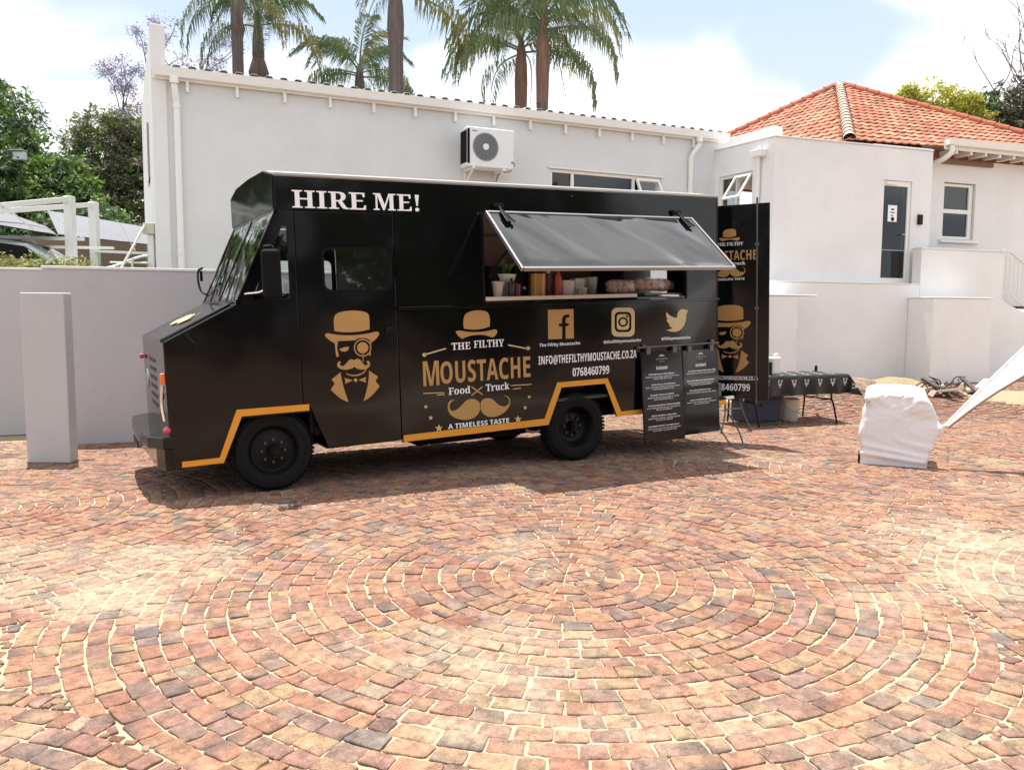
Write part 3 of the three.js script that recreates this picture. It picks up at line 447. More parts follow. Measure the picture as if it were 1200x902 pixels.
const HS = [0.0010819, -6.3283e-05, 2.8378, -0.00015171, -0.0011236, 1.8029, -7.2041e-05, -1.1648e-05], HB = [0.0013759, -8.0478e-05, 4.2001, -0.00019293, -0.0014289, 1.7798, -9.1614e-05, -1.4813e-05];
const gentleman = (H) => [
  outline([[150, 262], [143, 200, 140, 150, 160, 128], [200, 88, 390, 85, 425, 122], [440, 150, 435, 200, 437, 248], [350, 275, 230, 280, 150, 262]], H),
  outline([[72, 296], [82, 278, 100, 278, 125, 285], [200, 305, 380, 300, 470, 270], [500, 262, 522, 272, 512, 292], [500, 320, 470, 345, 450, 354], [435, 335], [405, 312, 345, 312, 318, 338], [180, 344], [150, 360], [100, 335, 78, 310, 72, 296]], H),
  outline([[152, 356], [178, 343], [172, 400], [187, 470], [165, 472], [158, 410]], H), outline([[436, 345], [450, 352], [445, 460], [430, 462], [438, 400]], H),
  outline([[190, 412], [212, 396, 240, 390, 268, 391], [272, 412, 250, 428, 232, 431], [215, 430, 200, 426, 190, 412]], H),
  circ(380, 398, 46, H), ringS(380, 398, 62, 72, H), outline([[382, 444], [388, 444], [386, 512], [380, 512]], H),
  outline([[312, 553], [340, 582, 422, 590, 440, 540], [446, 505, 418, 496, 408, 514], [428, 514, 424, 546, 402, 542], [376, 530, 370, 488, 338, 488], [325, 488, 318, 496, 312, 500], [306, 496, 298, 490, 285, 492], [255, 500, 240, 545, 215, 548], [192, 545, 188, 520, 205, 516], [195, 500, 168, 512, 172, 545], [190, 590, 285, 582, 312, 553]], H),
  outline([[246, 604], [300, 632, 375, 620, 408, 570], [414, 574], [385, 630, 300, 645, 246, 612]], H),
  outline([[200, 597], [128, 655], [152, 690], [120, 738], [165, 790, 215, 825, 265, 840], [240, 770, 212, 690, 200, 597]], H), outline([[432, 583], [506, 634], [484, 668], [518, 710], [480, 770, 430, 815, 386, 832], [410, 760, 432, 680, 432, 583]], H),
  outline([[230, 643], [300, 662], [235, 692], [240, 668]], H), outline([[345, 660], [410, 636], [402, 658], [410, 682]], H), circ(322, 661, 15, H),
];
const hat = (H) => [
  outline([[358, 168], [352, 130, 352, 92, 367, 76], [392, 44, 490, 40, 514, 62], [535, 85, 530, 130, 528, 155], [470, 178, 410, 180, 358, 168]], H),
  outline([[303, 188], [325, 176, 350, 186, 380, 190], [450, 195, 500, 190, 553, 175], [575, 170, 586, 185, 574, 202], [562, 225, 545, 232, 530, 222], [480, 202, 400, 206, 347, 237], [325, 225, 310, 205, 303, 188]], H)];
const curls = (H) => [
  outline([[463, 664], [450, 628, 400, 624, 368, 648], [330, 692, 290, 728, 268, 704], [256, 682, 265, 648, 300, 640], [262, 630, 240, 668, 255, 712], [270, 762, 350, 782, 400, 767], [440, 757, 462, 725, 465, 702]], H),
  outline([[468, 660], [480, 620, 540, 620, 562, 648], [600, 692, 640, 692, 656, 660], [664, 630, 640, 610, 612, 612], [662, 600, 678, 650, 652, 692], [622, 737, 570, 757, 530, 752], [495, 747, 474, 722, 468, 700]], H)];
const line = (x0, y0, x1, y1, w, H) => { const L = Math.hypot(x1 - x0, y1 - y0), nx = -(y1 - y0) / L * w / 2, ny = (x1 - x0) / L * w / 2; return outline([[x0 + nx, y0 + ny], [x1 + nx, y1 + ny], [x1 - nx, y1 - ny], [x0 - nx, y0 - ny]], H); };
const compose = (sx, sy, ox, oy, H) => { const r = (m, n, s, o) => [0, 1, 2].map((i) => s * H[m + i] + o * [H[6], H[7], 1][i]); const a = r(0, 0, sx, ox), b = r(3, 0, sy, oy); return [a[0], a[1], a[2], b[0], b[1], b[2], H[6], H[7]]; };

const zS = 0.0, skin = 0.03;                     // outer face of the near side
const archF = [[-0.722, 0.322], [-0.385, 0.318], [-0.205, 0.722], [0.418, 0.722]], archR = [[3.047, 0.328], [3.223, 0.729], [3.811, 0.729], [3.973, 0.336]];
const cabOut = [[-0.79, 0.322], ...archF.slice(1), [0.418, 0.78], [0.366, 0.80], [0.366, 2.57], [0.215, 2.57], [-0.172, 1.735], [-0.80, 1.42]];
const quarter = [[-0.045, 1.775], [0.3, 1.775], [0.3, 2.42], [0.262, 2.43]];
const doorOut = [[0.372, 0.802], [0.424, 0.778], [0.59, 0.352], [1.328, 0.345], [1.328, 2.565], [0.372, 2.565]], doorWin = rrect(0.62, 1.285, 1.835, 2.225, 0.07);
const sideOut = [[0.215, 2.576], [0.215, 2.872], [5.505, 2.887], [5.505, 0.325], [3.973, 0.336], [3.811, 0.729], [3.223, 0.729], [3.047, 0.328], [1.336, 0.32], [1.336, 2.576]];
const hatch = rect(2.30, 5.017, 1.672, 2.595);
for (const far of [0, 1]) {
  const z1 = far ? -1.95 + skin : 0, L = far ? ' on the far side' : '';
  bodyPart('cab_side', slab(cabOut, [quarter], z1 - skin, z1, 0.004), M.black, truck);
  const d = bodyPart('door', slab(doorOut, [doorWin], z1 - skin, z1 - 0.002, 0.004), M.black, truck);
  part('pane', slab(rrect(0.61, 1.295, 1.825, 2.235, 0.07), [], z1 - 0.02, z1 - 0.015), M.glass, d);
  part('window_seal', slab(rrect(0.605, 1.30, 1.82, 2.24, 0.08), [rrect(0.63, 1.275, 1.845, 2.215, 0.06)], z1 - 0.006, z1 + 0.001), M.blackMatt, d);
  if (!far) part('handle', [rbox(1.2, 1.29, 1.42, 1.47, 0, 0.025, 0.008)], M.blackTrim, d);
  bodyPart('side_panel', slab(sideOut, far ? [] : [hatch], z1 - skin, z1, 0.004), M.black, truck);
  part('quarter_pane', slab(quarter, [], z1 - 0.02, z1 - 0.016), M.glass, truck).rotation.z = TAU; void L;
}
// trims of the near side
bodyPart('rub_rail', rbox(1.345, 5.53, 1.634, 1.664, 0.002, 0.03, 0.006), M.black);
bodyPart('rear_post', rbox(5.5, 5.525, 0.33, 2.88, -0.06, 0.004, 0.006), M.blackTrim);
bodyPart('panel_seam', [box(1.3, 1.334, 0.35, 2.56, -0.036, -0.031), box(0.36, 0.376, 0.8, 2.57, -0.036, -0.031)], M.blackMatt);
const stripeF = [[-0.718, 0.374], [-0.405, 0.374], [-0.234, 0.79], [0.421, 0.785], [0.419, 0.726], [-0.193, 0.726], [-0.372, 0.323], [-0.722, 0.323]];
const stripeR = [[1.348, 0.392], [2.995, 0.405], [3.169, 0.79], [3.848, 0.79], [4.035, 0.39], [5.5, 0.388], [5.5, 0.33], [3.975, 0.338], [3.812, 0.731], [3.222, 0.731], [3.045, 0.332], [1.346, 0.326]];
bodyPart('stripe', slab(stripeF, [], 0.001, 0.004), M.orange); bodyPart('stripe_001', slab(stripeR, [], 0.001, 0.004), M.orange);
bodyParts('wheel_arch_lip', [bar([-0.372, 0.318, -0.01], [-0.2, 0.715, -0.01], 0.02), bar([-0.2, 0.715, -0.01], [0.43, 0.72, -0.01], 0.02)], M.blackTrim);
// graphics of the near side
bodyParts('lettering', [letters('HIRE', 'serif_bold', 0.362, 2.592, 0.70, 0.158), letters('ME!', 'serif_bold', 1.135, 2.594, 0.472, 0.158)].map((g) => g.translate(0, 0, 0.002)), M.vinylWhite);
bodyPart('portrait_emblem', flat(gentleman(HF), 0.002), M.gold, truck, 'gold emblem of a bowler hat, monocle, moustache and lapels');
bodyPart('hat_emblem', flat(hat(HL), 0.002), M.gold, truck, 'gold bowler hat emblem');
bodyPart('moustache_emblem', flat(curls(HL), 0.002), M.gold, truck, 'gold curled moustache emblem');
bodyParts('lettering', [letters('THE', 'serif_bold', 1.905, 1.213, 0.215, 0.072), letters('FILTHY', 'serif_bold', 2.16, 1.222, 0.355, 0.074)].map((g) => g.translate(0, 0, 0.002)), M.vinylWhite);
bodyParts('lettering', [letters('M', 'sans_bold', 1.582, 0.866, 0.175, 0.25), letters('OUSTACHE', 'sans_bold', 1.772, 0.876, 1.058, 0.222)].map((g) => g.translate(0, 0, 0.002)), M.gold);
bodyParts('lettering', [letters('Food', 'serif_bold', 1.855, 0.757, 0.25, 0.072), letters('Truck', 'serif_bold', 2.285, 0.762, 0.28, 0.072)].map((g) => g.translate(0, 0, 0.002)), M.vinylWhite);
bodyPart('lettering', letters('A TIMELESS TASTE', 'sans_bold', 1.835, 0.405, 0.715, 0.05).translate(0, 0, 0.006), M.vinylWhite);
bodyParts('ornament', [[line(95, 342, 240, 300, 9, HL), circ(97, 342, 13, HL)], [line(650, 277, 785, 303, 9, HL), circ(782, 299, 13, HL)], [line(90, 597, 228, 592, 5, HL)], [line(180, 607, 230, 604, 5, HL)], [line(668, 545, 805, 537, 5, HL)], [line(682, 568, 735, 562, 5, HL)]].map((q) => flat(q, 0.002)), M.palegold);
bodyPart('crossed_cutlery', flat([line(408, 553, 482, 605, 9, HL)], 0.002), M.gold); bodyPart('crossed_cutlery', flat([line(480, 553, 408, 610, 9, HL)], 0.003), M.gold);
bodyParts('star', [star(192, 826, 27, HL), star(715, 766, 25, HL), star(105, 685, 15, HL), star(138, 758, 17, HL), star(762, 691, 15, HL), star(788, 620, 13, HL)].map((q) => flat([q], 0.005)), M.palegold);
{
  const sq = outline([[180, 188], [426, 180], [431, 462], [183, 472]], HS);
  const f = outline([[317, 469], [317, 347], [286, 347], [286, 320], [317, 320], [317, 283], [317, 245, 345, 228, 384, 234], [384, 262], [360, 260, 350, 268, 350, 290], [350, 318], [383, 317], [378, 343], [350, 344], [350, 465]], HS);
  const i1 = bodyPart('social_icon', flat([sq], 0.002), M.gold, truck, 'gold square icon with black letter f'); part('icon_mark', flat([f], 0.004), M.blackMatt, i1);
  const rr = (x0, x1, y0, y1, r) => outline(rrect(x0, x1, y0, y1, r), HS);
  const i2 = bodyPart('social_icon', flat([rr(793, 1015, 168, 446, 52)], 0.002), M.palegold, truck, 'pale gold rounded camera icon');
  const fr = rr(822, 982, 208, 402, 42); fr.holes.push(rr(842, 962, 230, 380, 30)); part('icon_mark', flat([fr, ringS(903, 305, 30, 47, HS), circ(941, 250, 11, HS)], 0.004), M.blackMatt, i2);
  bodyPart('social_icon', flat([outline([[285, 176], [310, 213, 345, 226, 372, 222], [370, 180, 390, 150, 422, 153], [438, 155, 445, 163, 460, 163], [456, 180, 448, 188, 446, 196], [448, 230, 440, 300, 385, 330], [355, 344, 310, 338, 283, 322], [310, 322, 328, 312, 336, 305], [320, 303, 308, 292, 305, 281], [318, 280], [295, 268, 285, 250, 288, 234], [300, 238], [280, 222, 278, 195, 285, 176]], HB)], 0.002), M.palegold, truck, 'pale gold bird icon');
  const tx = (s, x, y, w, h, k = 'sans_bold') => letters(s, k, x, y, w, h).translate(0, 0, 0.002);
  bodyParts('lettering', [tx('The Filthy Moustache', 2.95, 1.193, 0.53, 0.033), tx('@thefilthymoustache', 3.80, 1.187, 0.53, 0.033), tx('@filthymoustache', 4.635, 1.185, 0.445, 0.033)], M.vinylWhite);
  bodyPart('lettering', tx('INFO@THEFILTHYMOUSTACHE.CO.ZA', 2.935, 1.0, 1.33, 0.09), M.vinylWhite);
  bodyPart('lettering', tx('0768460799', 3.372, 0.842, 0.5, 0.092), M.vinylWhite);
}
// roof, front and interior
const roofProf = [[0.004, 2.888], [-0.012, 2.895], [-0.34, 2.965], [-0.975, 2.98], [-1.61, 2.965], [-1.94, 2.895], [-1.954, 2.888]];
const roofG = (a0, a1) => slab([...roofProf.map(([z, y]) => [z, y]), ...roofProf.slice().reverse().map(([z, y]) => [z, y - 0.02])], [], 0, a1 - a0).rotateY(-Math.PI / 2).translate(a1, 0, 0);
bodyPart('roof', roofG(0.2, 5.52), std({ color: lin(0.26, 0.25, 0.235), roughness: 0.6 }));
bodyPart('roof_edge', rbox(0.2, 5.53, 2.876, 2.902, 0.001, 0.014, 0.005), std({ color: lin(0.45, 0.45, 0.44), roughness: 0.4, metalness: 0.4 }));
bodyPart('front_header', slab([[0.0, 2.575], ...roofProf.map(([z, y]) => [-z, y - 0.008]), [1.95, 2.575]].map(([v, y]) => [-v, y]), [], 0, 0.03, 0.004).rotateY(-Math.PI / 2).translate(0.214, 0, 0), M.black);
// windscreen: two panes leaning back from (-0.172, 1.735) to (0.215, 2.57)
const WS = (v, t, out = 0) => [lerp(-0.172, 0.215, t) - out * 0.907, lerp(1.735, 2.57, t) + out * 0.42, -v];
const quad = (a, b, c, d) => { const g = new THREE.BufferGeometry(); g.setAttribute('position', new THREE.Float32BufferAttribute([...a, ...b, ...c, ...a, ...c, ...d], 3)); g.computeVertexNormals(); return planarUV(g); };
for (const [v0, v1] of [[0.055, 0.955], [0.995, 1.895]]) bodyPart('windscreen', (() => { const N = 10, p = [], idx = []; for (let j = 0; j <= N; j++) for (let i = 0; i <= N; i++) p.push(...WS(lerp(v0, v1, i / N), lerp(0.02, 0.975, j / N), 0.008)); for (let j = 0; j < N; j++) for (let i = 0; i < N; i++) { const a = j * (N + 1) + i; idx.push(a, a + 1, a + N + 1, a + 1, a + N + 2, a + N + 1); } const g = new THREE.BufferGeometry(); g.setAttribute('position', new THREE.Float32BufferAttribute(p, 3)); g.setIndex(idx); g.computeVertexNormals(); return planarUV(g); })(), phy({ color: lin(0.35, 0.38, 0.37), roughness: 0.03, transmission: 1, thickness: 0, ior: 2.3, bumpMap: TX.smallDents, bumpScale: 0.01 }));
bodyPart('windscreen_frame', [bar(WS(0.03, 0), WS(0.03, 1), 0.06, 0.03), bar(WS(1.92, 0), WS(1.92, 1), 0.06, 0.03), bar(WS(0.975, 0), WS(0.975, 1), 0.05, 0.03), bar(WS(0.0, 0.01), WS(1.95, 0.01), 0.03, 0.05), bar(WS(0.0, 0.985), WS(1.95, 0.985), 0.03, 0.05)], M.black);
for (const v of [0.35, 1.25]) bodyPart('wiper', [rod(WS(v, 0.02, 0.04), WS(v + 0.28, 0.55, 0.03), 0.009, 6), bar(WS(v + 0.1, 0.3, 0.025), WS(v + 0.45, 0.75, 0.025), 0.01)], M.blackMatt);
// sloping bonnet with raised centre, nose and bumper
const prof = (pts, v0, v1, bev) => slab(pts, [], -v1, -v0, bev);
bodyPart('bonnet', [prof([[-0.80, 1.425], [-0.172, 1.74], [-0.172, 1.60], [-0.77, 1.30]], 0.012, 1.94, 0.012)], M.black);
const bonnet2 = bodyPart('bonnet_lid', prof([[-0.815, 1.44], [-0.20, 1.75], [-0.20, 1.70], [-0.80, 1.39]], 0.16, 1.79, 0.016), M.black); void bonnet2;
{
  const Hh = [0.00105, 0, -0.2, 0, -0.00105, 0.62, 0, 0]; // emblem drawn flat, then laid on the bonnet
  const g = flat(curls(Hh), 0); g.computeBoundingBox(); const b = g.boundingBox; g.translate(-(b.min.x + b.max.x) / 2, -(b.min.y + b.max.y) / 2, 0); g.scale(1.5, 1.5, 1);
  g.rotateZ(0); const m4 = new THREE.Matrix4().makeBasis(V(0, 0, 1), V(0.893, 0.45, 0), V(-0.45, 0.893, 0)); g.applyMatrix4(m4); g.translate(-0.5, 1.608, -0.95);
  bodyPart('moustache_emblem', g, M.palegold, truck, 'gold moustache emblem on the bonnet');
}
bodyPart('bonnet_latch', [tube([[-0.62, 1.50, 0.012], [-0.60, 1.44, 0.022], [-0.56, 1.40, 0.02], [-0.53, 1.34, 0.012]], 0.014, 12, 6), rbox(-0.56, -0.51, 1.31, 1.35, 0, 0.02, 0.005)], M.rubber);
bodyPart('nose', slab([[-1.94, 0.55], [-0.01, 0.55], [-0.01, 1.42], [-1.94, 1.42]], [], 0, 0.03, 0.006).rotateY(-Math.PI / 2).translate(-0.775, 0, 0), M.black);
bodyParts('grille_bar', Array.from({ length: 6 }, (_, i) => rbox(-0.808, -0.804, 0.78 + i * 0.085, 0.815 + i * 0.085, -1.3, -0.75, 0.0015)), M.blackTrim);
for (const v of [0.3, 1.65]) { const hl = bodyPart('headlight', [new THREE.CylinderGeometry(0.1, 0.1, 0.05, 24).rotateZ(Math.PI / 2).translate(-0.785, 1.0, -v)], M.chrome); part('lens', new THREE.SphereGeometry(0.098, 20, 10, 0, Math.PI * 2, 0, 0.6).rotateZ(Math.PI / 2).translate(-0.74, 1.0, -v), M.glass, hl); }
bodyPart('side_marker', [rbox(-0.845, -0.80, 1.06, 1.155, -0.07, -0.02, 0.012)], M.amber, truck, 'orange marker light'); bodyPart('side_marker', [rbox(-0.85, -0.81, 1.19, 1.24, -1.94, -1.88, 0.012)], M.red, truck);
bodyPart('lamp_guard', [tube([[-0.83, 1.05, -0.035], [-0.845, 0.9, -0.04], [-0.83, 0.74, -0.04]], 0.014, 14, 8)], M.chrome);
bodyPart('marker_lamp', new THREE.SphereGeometry(0.036, 14, 10).translate(-0.815, 0.655, -0.03), M.red, truck, 'dark red round lamp');
bodyPart('bumper', [prism([[-0.76, 0.02], [-0.86, 0.0], [-0.97, -0.16], [-1.0, -0.5], [-1.0, -1.45], [-0.97, -1.79], [-0.86, -1.95], [-0.76, -1.97], [-0.76, -1.9], [-0.76, -0.05]], 0.50, 0.60, 0.01), prism([[-0.77, -0.03], [-0.85, -0.03], [-0.9, -0.2], [-0.92, -1.75], [-0.85, -1.92], [-0.77, -1.92]], 0.30, 0.50, 0.01)], M.black);
bodyPart('number_plate_holder', rbox(-1.01, -1.0, 0.42, 0.49, -1.2, -0.75, 0.003), M.blackTrim);
// mirrors
const mir = bodyPart('mirror', [rbox(0.0, 0.165, 1.77, 2.20, 0.22, 0.30, 0.035, 3)], M.blackMatt);
part('arm', [tube([[-0.1, 1.82, 0.0], [0.02, 1.84, 0.15], [0.08, 1.92, 0.24]], 0.012, 14, 6), tube([[0.16, 2.24, 0.0], [0.12, 2.245, 0.12], [0.02, 2.225, 0.25]], 0.01, 14, 6)], M.chrome, mir);
const mir2 = bodyPart('mirror', [rbox(-0.16, -0.13, 2.0, 2.12, -2.14, -2.12, 0.008, 3)], M.blackTrim);
part('arm', tube([[-0.05, 1.85, -1.93], [-0.16, 1.88, -2.06], [-0.17, 2.12, -2.14], [-0.12, 2.15, -2.14]], 0.012, 20, 6), M.blackTrim, mir2);
// floor, chassis, cab fittings and kitchen walls
bodyPart('chassis', [box(0.47, 3.04, 0.48, 0.56, -1.9, -0.04), box(3.98, 5.45, 0.48, 0.56, -1.9, -0.04), box(-0.72, 0.46, 0.48, 0.56, -1.4, -0.55), box(3.05, 3.97, 0.48, 0.56, -1.4, -0.65), box(-0.7, 5.4, 0.34, 0.47, -1.35, -1.25), box(-0.7, 5.4, 0.34, 0.47, -0.75, -0.65), box(1.6, 2.9, 0.22, 0.46, -0.75, -0.25), box(0.6, 2.95, 0.25, 0.46, -1.75, -1.3), rbox(0.55, 3.0, 0.24, 0.4, -1.1, -0.9, 0.03), rod([0.07, 0.36, -1.75], [0.07, 0.36, -0.2], 0.06, 12), rod([3.435, 0.26, -1.75], [3.435, 0.26, -0.25], 0.07, 12), new THREE.SphereGeometry(0.17, 16, 12).translate(3.435, 0.27, -0.98), box(3.98, 5.4, 0.26, 0.46, -1.2, -0.6), box(-0.76, -0.3, 0.36, 1.3, -1.9, -0.06), rbox(4.2, 5.2, 0.28, 0.46, -1.7, -1.4, 0.02)], M.blackMatt);
bodyParts('wheel_arch_lining', [box(-0.30, 0.42, 0.80, 0.84, -0.5, -0.035), box(3.1, 3.9, 0.80, 0.84, -0.6, -0.035), box(0.43, 0.46, 0.5, 0.82, -0.5, -0.035), box(3.93, 3.96, 0.5, 0.82, -0.6, -0.035), box(3.06, 3.09, 0.5, 0.82, -0.6, -0.035)], M.blackMatt);
bodyPart('step', rbox(0.58, 1.30, 0.335, 0.36, -0.4, -0.045, 0.006), M.blackTrim);
bodyPart('dashboard', rbox(-0.16, 0.2, 1.35, 1.70, -1.88, -0.06, 0.05), M.cabin);
bodyPart('steering_wheel', new THREE.TorusGeometry(0.2, 0.016, 8, 28).rotateY(Math.PI / 2).rotateZ(0.5).translate(0.33, 1.78, -1.45), M.blackTrim);
bodyPart('seat', [rbox(0.6, 1.05, 0.95, 1.1, -1.75, -1.2, 0.04), rbox(0.98, 1.12, 1.0, 1.75, -1.75, -1.2, 0.05)], M.cabin);
bodyPart('bulkhead', [box(1.33, 1.36, 0.57, 2.86, -1.9, -0.04)], M.cabin);
bodyPart('kitchen_lining', [box(1.37, 5.44, 0.57, 0.6, -1.9, -0.04), box(1.37, 5.44, 2.86, 2.875, -1.9, -0.04)], M.interior);
bodyPart('far_lining', box(1.37, 5.44, 0.6, 2.86, -1.915, -1.895), M.pinkLining, truck, 'pinkish lining of the kitchen');
bodyPart('fridge', rbox(4.95, 5.42, 0.61, 2.5, -1.88, -1.15, 0.02), M.darkSteel); bodyPart('cupboard', rbox(3.9, 4.9, 0.61, 1.5, -1.88, -1.4, 0.02), M.darkSteel);
bodyPart('partition', box(2.03, 2.06, 0.61, 2.85, -1.88, -0.05), M.paleLining); bodyPart('hatch_header', box(2.07, 5.3, 2.40, 2.43, -0.5, -0.06), M.steel);
bodyPart('shelf_bracket', [bar([2.08, 2.36, -0.4], [2.10, 1.95, -0.15], 0.035)], M.blackTrim);
bodyPart('rear_frame', [box(5.46, 5.5, 0.57, 2.86, -0.88, -0.03), box(5.46, 5.5, 0.57, 2.86, -1.92, -1.66), box(5.46, 5.5, 2.6, 2.86, -1.659, -0.881)], M.black);
// serving hatch: counter, frame and the raised flap
bodyPart('counter', rbox(2.31, 4.27, 1.70, 1.742, -0.62, 0.02, 0.006), std({ color: lin(0.62, 0.56, 0.52), roughness: 0.4 }), truck, 'pale serving counter'); bodyPart('counter_end', rbox(4.28, 5.0, 1.675, 1.70, -0.62, 0.0, 0.005), M.darkSteel);
bodyParts('hatch_frame', [rbox(2.285, 2.31, 1.67, 2.60, -0.05, 0.008, 0.004), rbox(5.01, 5.035, 1.67, 2.60, -0.05, 0.008, 0.004), rbox(2.285, 5.035, 2.585, 2.61, -0.05, 0.008, 0.004)], M.blackTrim);
{
  const a0 = V(0, 2.60, 0.10), a1 = V(0, 2.0, 0.80), d = a1.clone().sub(a0), L = d.length(); d.normalize(); const nrm = V(0, d.z, -d.y).multiplyScalar(1); // outward, up
  const frame = new THREE.Matrix4().makeBasis(V(1, 0, 0), d.clone().negate(), nrm).setPosition(0, a0.y, a0.z);
  const put = (g) => g.applyMatrix4(frame);
  const x0 = 2.30, x1 = 5.02;
  const skinG = new THREE.PlaneGeometry(x1 - x0, L, 90, 34).translate((x0 + x1) / 2, -L / 2, 0); { const p = skinG.attributes.position; for (let i = 0; i < p.count; i++) { const x = p.getX(i), y = p.getY(i), ed = smooth(0, 0.12, -y) * smooth(0, 0.12, y + L) * smooth(0, 0.12, x - x0) * smooth(0, 0.12, x1 - x); p.setZ(i, ed * (0.05 * (fbm(x * 1.5 + y * 0.9 + 4, y * 1.1 + 2, 2, 33) - 0.5) + 0.03 * (fbm(x * 3.6 + y * 2.4, y * 1.6, 2, 35) - 0.5))); } skinG.computeVertexNormals(); }
  const flap = bodyPart('serving_flap', put(merge([slab(rect(x0, x1, -L, 0), [], -0.03, -0.022, 0.003), skinG])), M.awning, truck, 'raised glossy black serving flap');
  part('flap_frame', [put(rbox(x0 - 0.01, x0 + 0.014, -L - 0.01, 0.01, -0.03, 0.012, 0.005)), put(rbox(x1 - 0.014, x1 + 0.01, -L - 0.01, 0.01, -0.03, 0.012, 0.005)), put(rbox(x0 + 0.021, x1 - 0.021, -L - 0.012, -L + 0.016, -0.03, 0.012, 0.005)), put(rbox(x0 + 0.021, x1 - 0.021, -0.014, 0.012, -0.03, 0.012, 0.005))], std({ color: lin(0.32, 0.32, 0.33), roughness: 0.4, metalness: 0.6 }), flap);
  for (const x of [2.47, 4.85]) part('hinge', [rbox(x - 0.06, x + 0.06, 2.655, 2.70, 0.0, 0.05, 0.008), bar([x, 2.675, 0.04], [x, 2.585, 0.13], 0.03, 0.02), put(rbox(x - 0.025, x + 0.025, -0.2, 0.0, 0.013, 0.03, 0.005)), put(rod([x + 0.02, -0.06, 0.03], [x + 0.06, -0.2, 0.03], 0.01, 8))], M.blackTrim, flap);
  for (const x of [2.36, 4.96]) part('gas_strut', rod([x, 1.95, -0.02], [x, 2.25, 0.5], 0.012, 8), M.blackTrim, flap);
}
bodyParts('rivet', [[5.40, 2.80], [4.4, 2.80], [3.4, 2.81], [5.44, 2.0], [5.44, 1.2]].map(([x, y]) => new THREE.SphereGeometry(0.009, 8, 6).translate(x, y, 0.002)), M.darkSteel);
// rear bumper step with its orange end, lamp and pipe
bodyPart('rear_bumper', [rbox(5.51, 5.69, 0.33, 0.42, -1.9, -0.02, 0.008)], M.blackTrim); bodyPart('stripe', rbox(5.515, 5.685, 0.335, 0.39, -0.018, -0.012, 0.002), M.orange); bodyPart('tail_lamp', rbox(5.51, 5.64, 0.43, 0.6, -0.2, -0.05, 0.01), M.darkSteel); bodyPart('pipe_end', rod([5.7, 0.40, -0.08], [5.86, 0.40, -0.08], 0.022, 12), M.whitePaint);
// wheels
function wheel(name, x, zOut, r, dish, flip) {
  const w = new THREE.Group(); w.name = name; w.position.set(x, r, zOut); if (flip) w.rotation.y = Math.PI; truck.add(w);
  const tp = [[0.21, -0.21], [0.26, -0.215], [0.32, -0.225], [r - 0.03, -0.21], [r - 0.006, -0.18], [r, -0.155], [r, -0.06], [r - 0.006, -0.04], [r - 0.03, -0.008], [0.33, 0.004], [0.27, -0.002], [0.232, -0.012], [0.225, -0.03]];
  const tread = []; for (let i = 0; i < 60; i++) for (const s of [0, 1]) tread.push(rbox(-0.013, 0.013, r - 0.008, r + 0.004, s ? -0.2 : -0.1, s ? -0.11 : -0.015, 0.003, 1).rotateZ((i + s * 0.5) * Math.PI / 30));
  part('tyre', [lathe(tp, 64).rotateX(Math.PI / 2), new THREE.TorusGeometry(0.30, 0.004, 5, 60).translate(0, 0, 0.002)], M.rubber, w);
  part('tread', tread, M.rubber, w);
  const rim = part('rim', [lathe([[0.228, -0.015], [0.222, -0.03], [0.2, -0.07], [0.185, dish - 0.02], [0.12, dish], [0.06, dish + 0.01], [0.001, dish + 0.01]], 48).rotateX(Math.PI / 2)], phy({ color: lin(0.005, 0.005, 0.005), roughness: 0.45, specularIntensity: 0.5, side: THREE.DoubleSide }), w);
  part('hub', [new THREE.CylinderGeometry(0.05, 0.06, 0.09, 24).rotateX(Math.PI / 2).translate(0, 0, dish + 0.05), new THREE.CylinderGeometry(0.03, 0.034, 0.03, 20).rotateX(Math.PI / 2).translate(0, 0, dish + 0.1)], M.blackTrim, w); void rim;
  for (const g of Array.from({ length: 8 }, (_, i) => new THREE.CylinderGeometry(0.012, 0.012, 0.03, 6).rotateX(Math.PI / 2).translate(0.105 * Math.cos(i * Math.PI / 4), 0.105 * Math.sin(i * Math.PI / 4), dish + 0.02))) part('wheel_nut', g, M.darkSteel, w);
}
wheel('wheel', 0.07, -0.035, 0.375, -0.06); wheel('wheel_001', 3.435, -0.035, 0.385, -0.14); wheel('wheel_002', 0.07, -1.91, 0.375, -0.06, true); wheel('wheel_003', 3.435, -1.91, 0.385, -0.14, true);
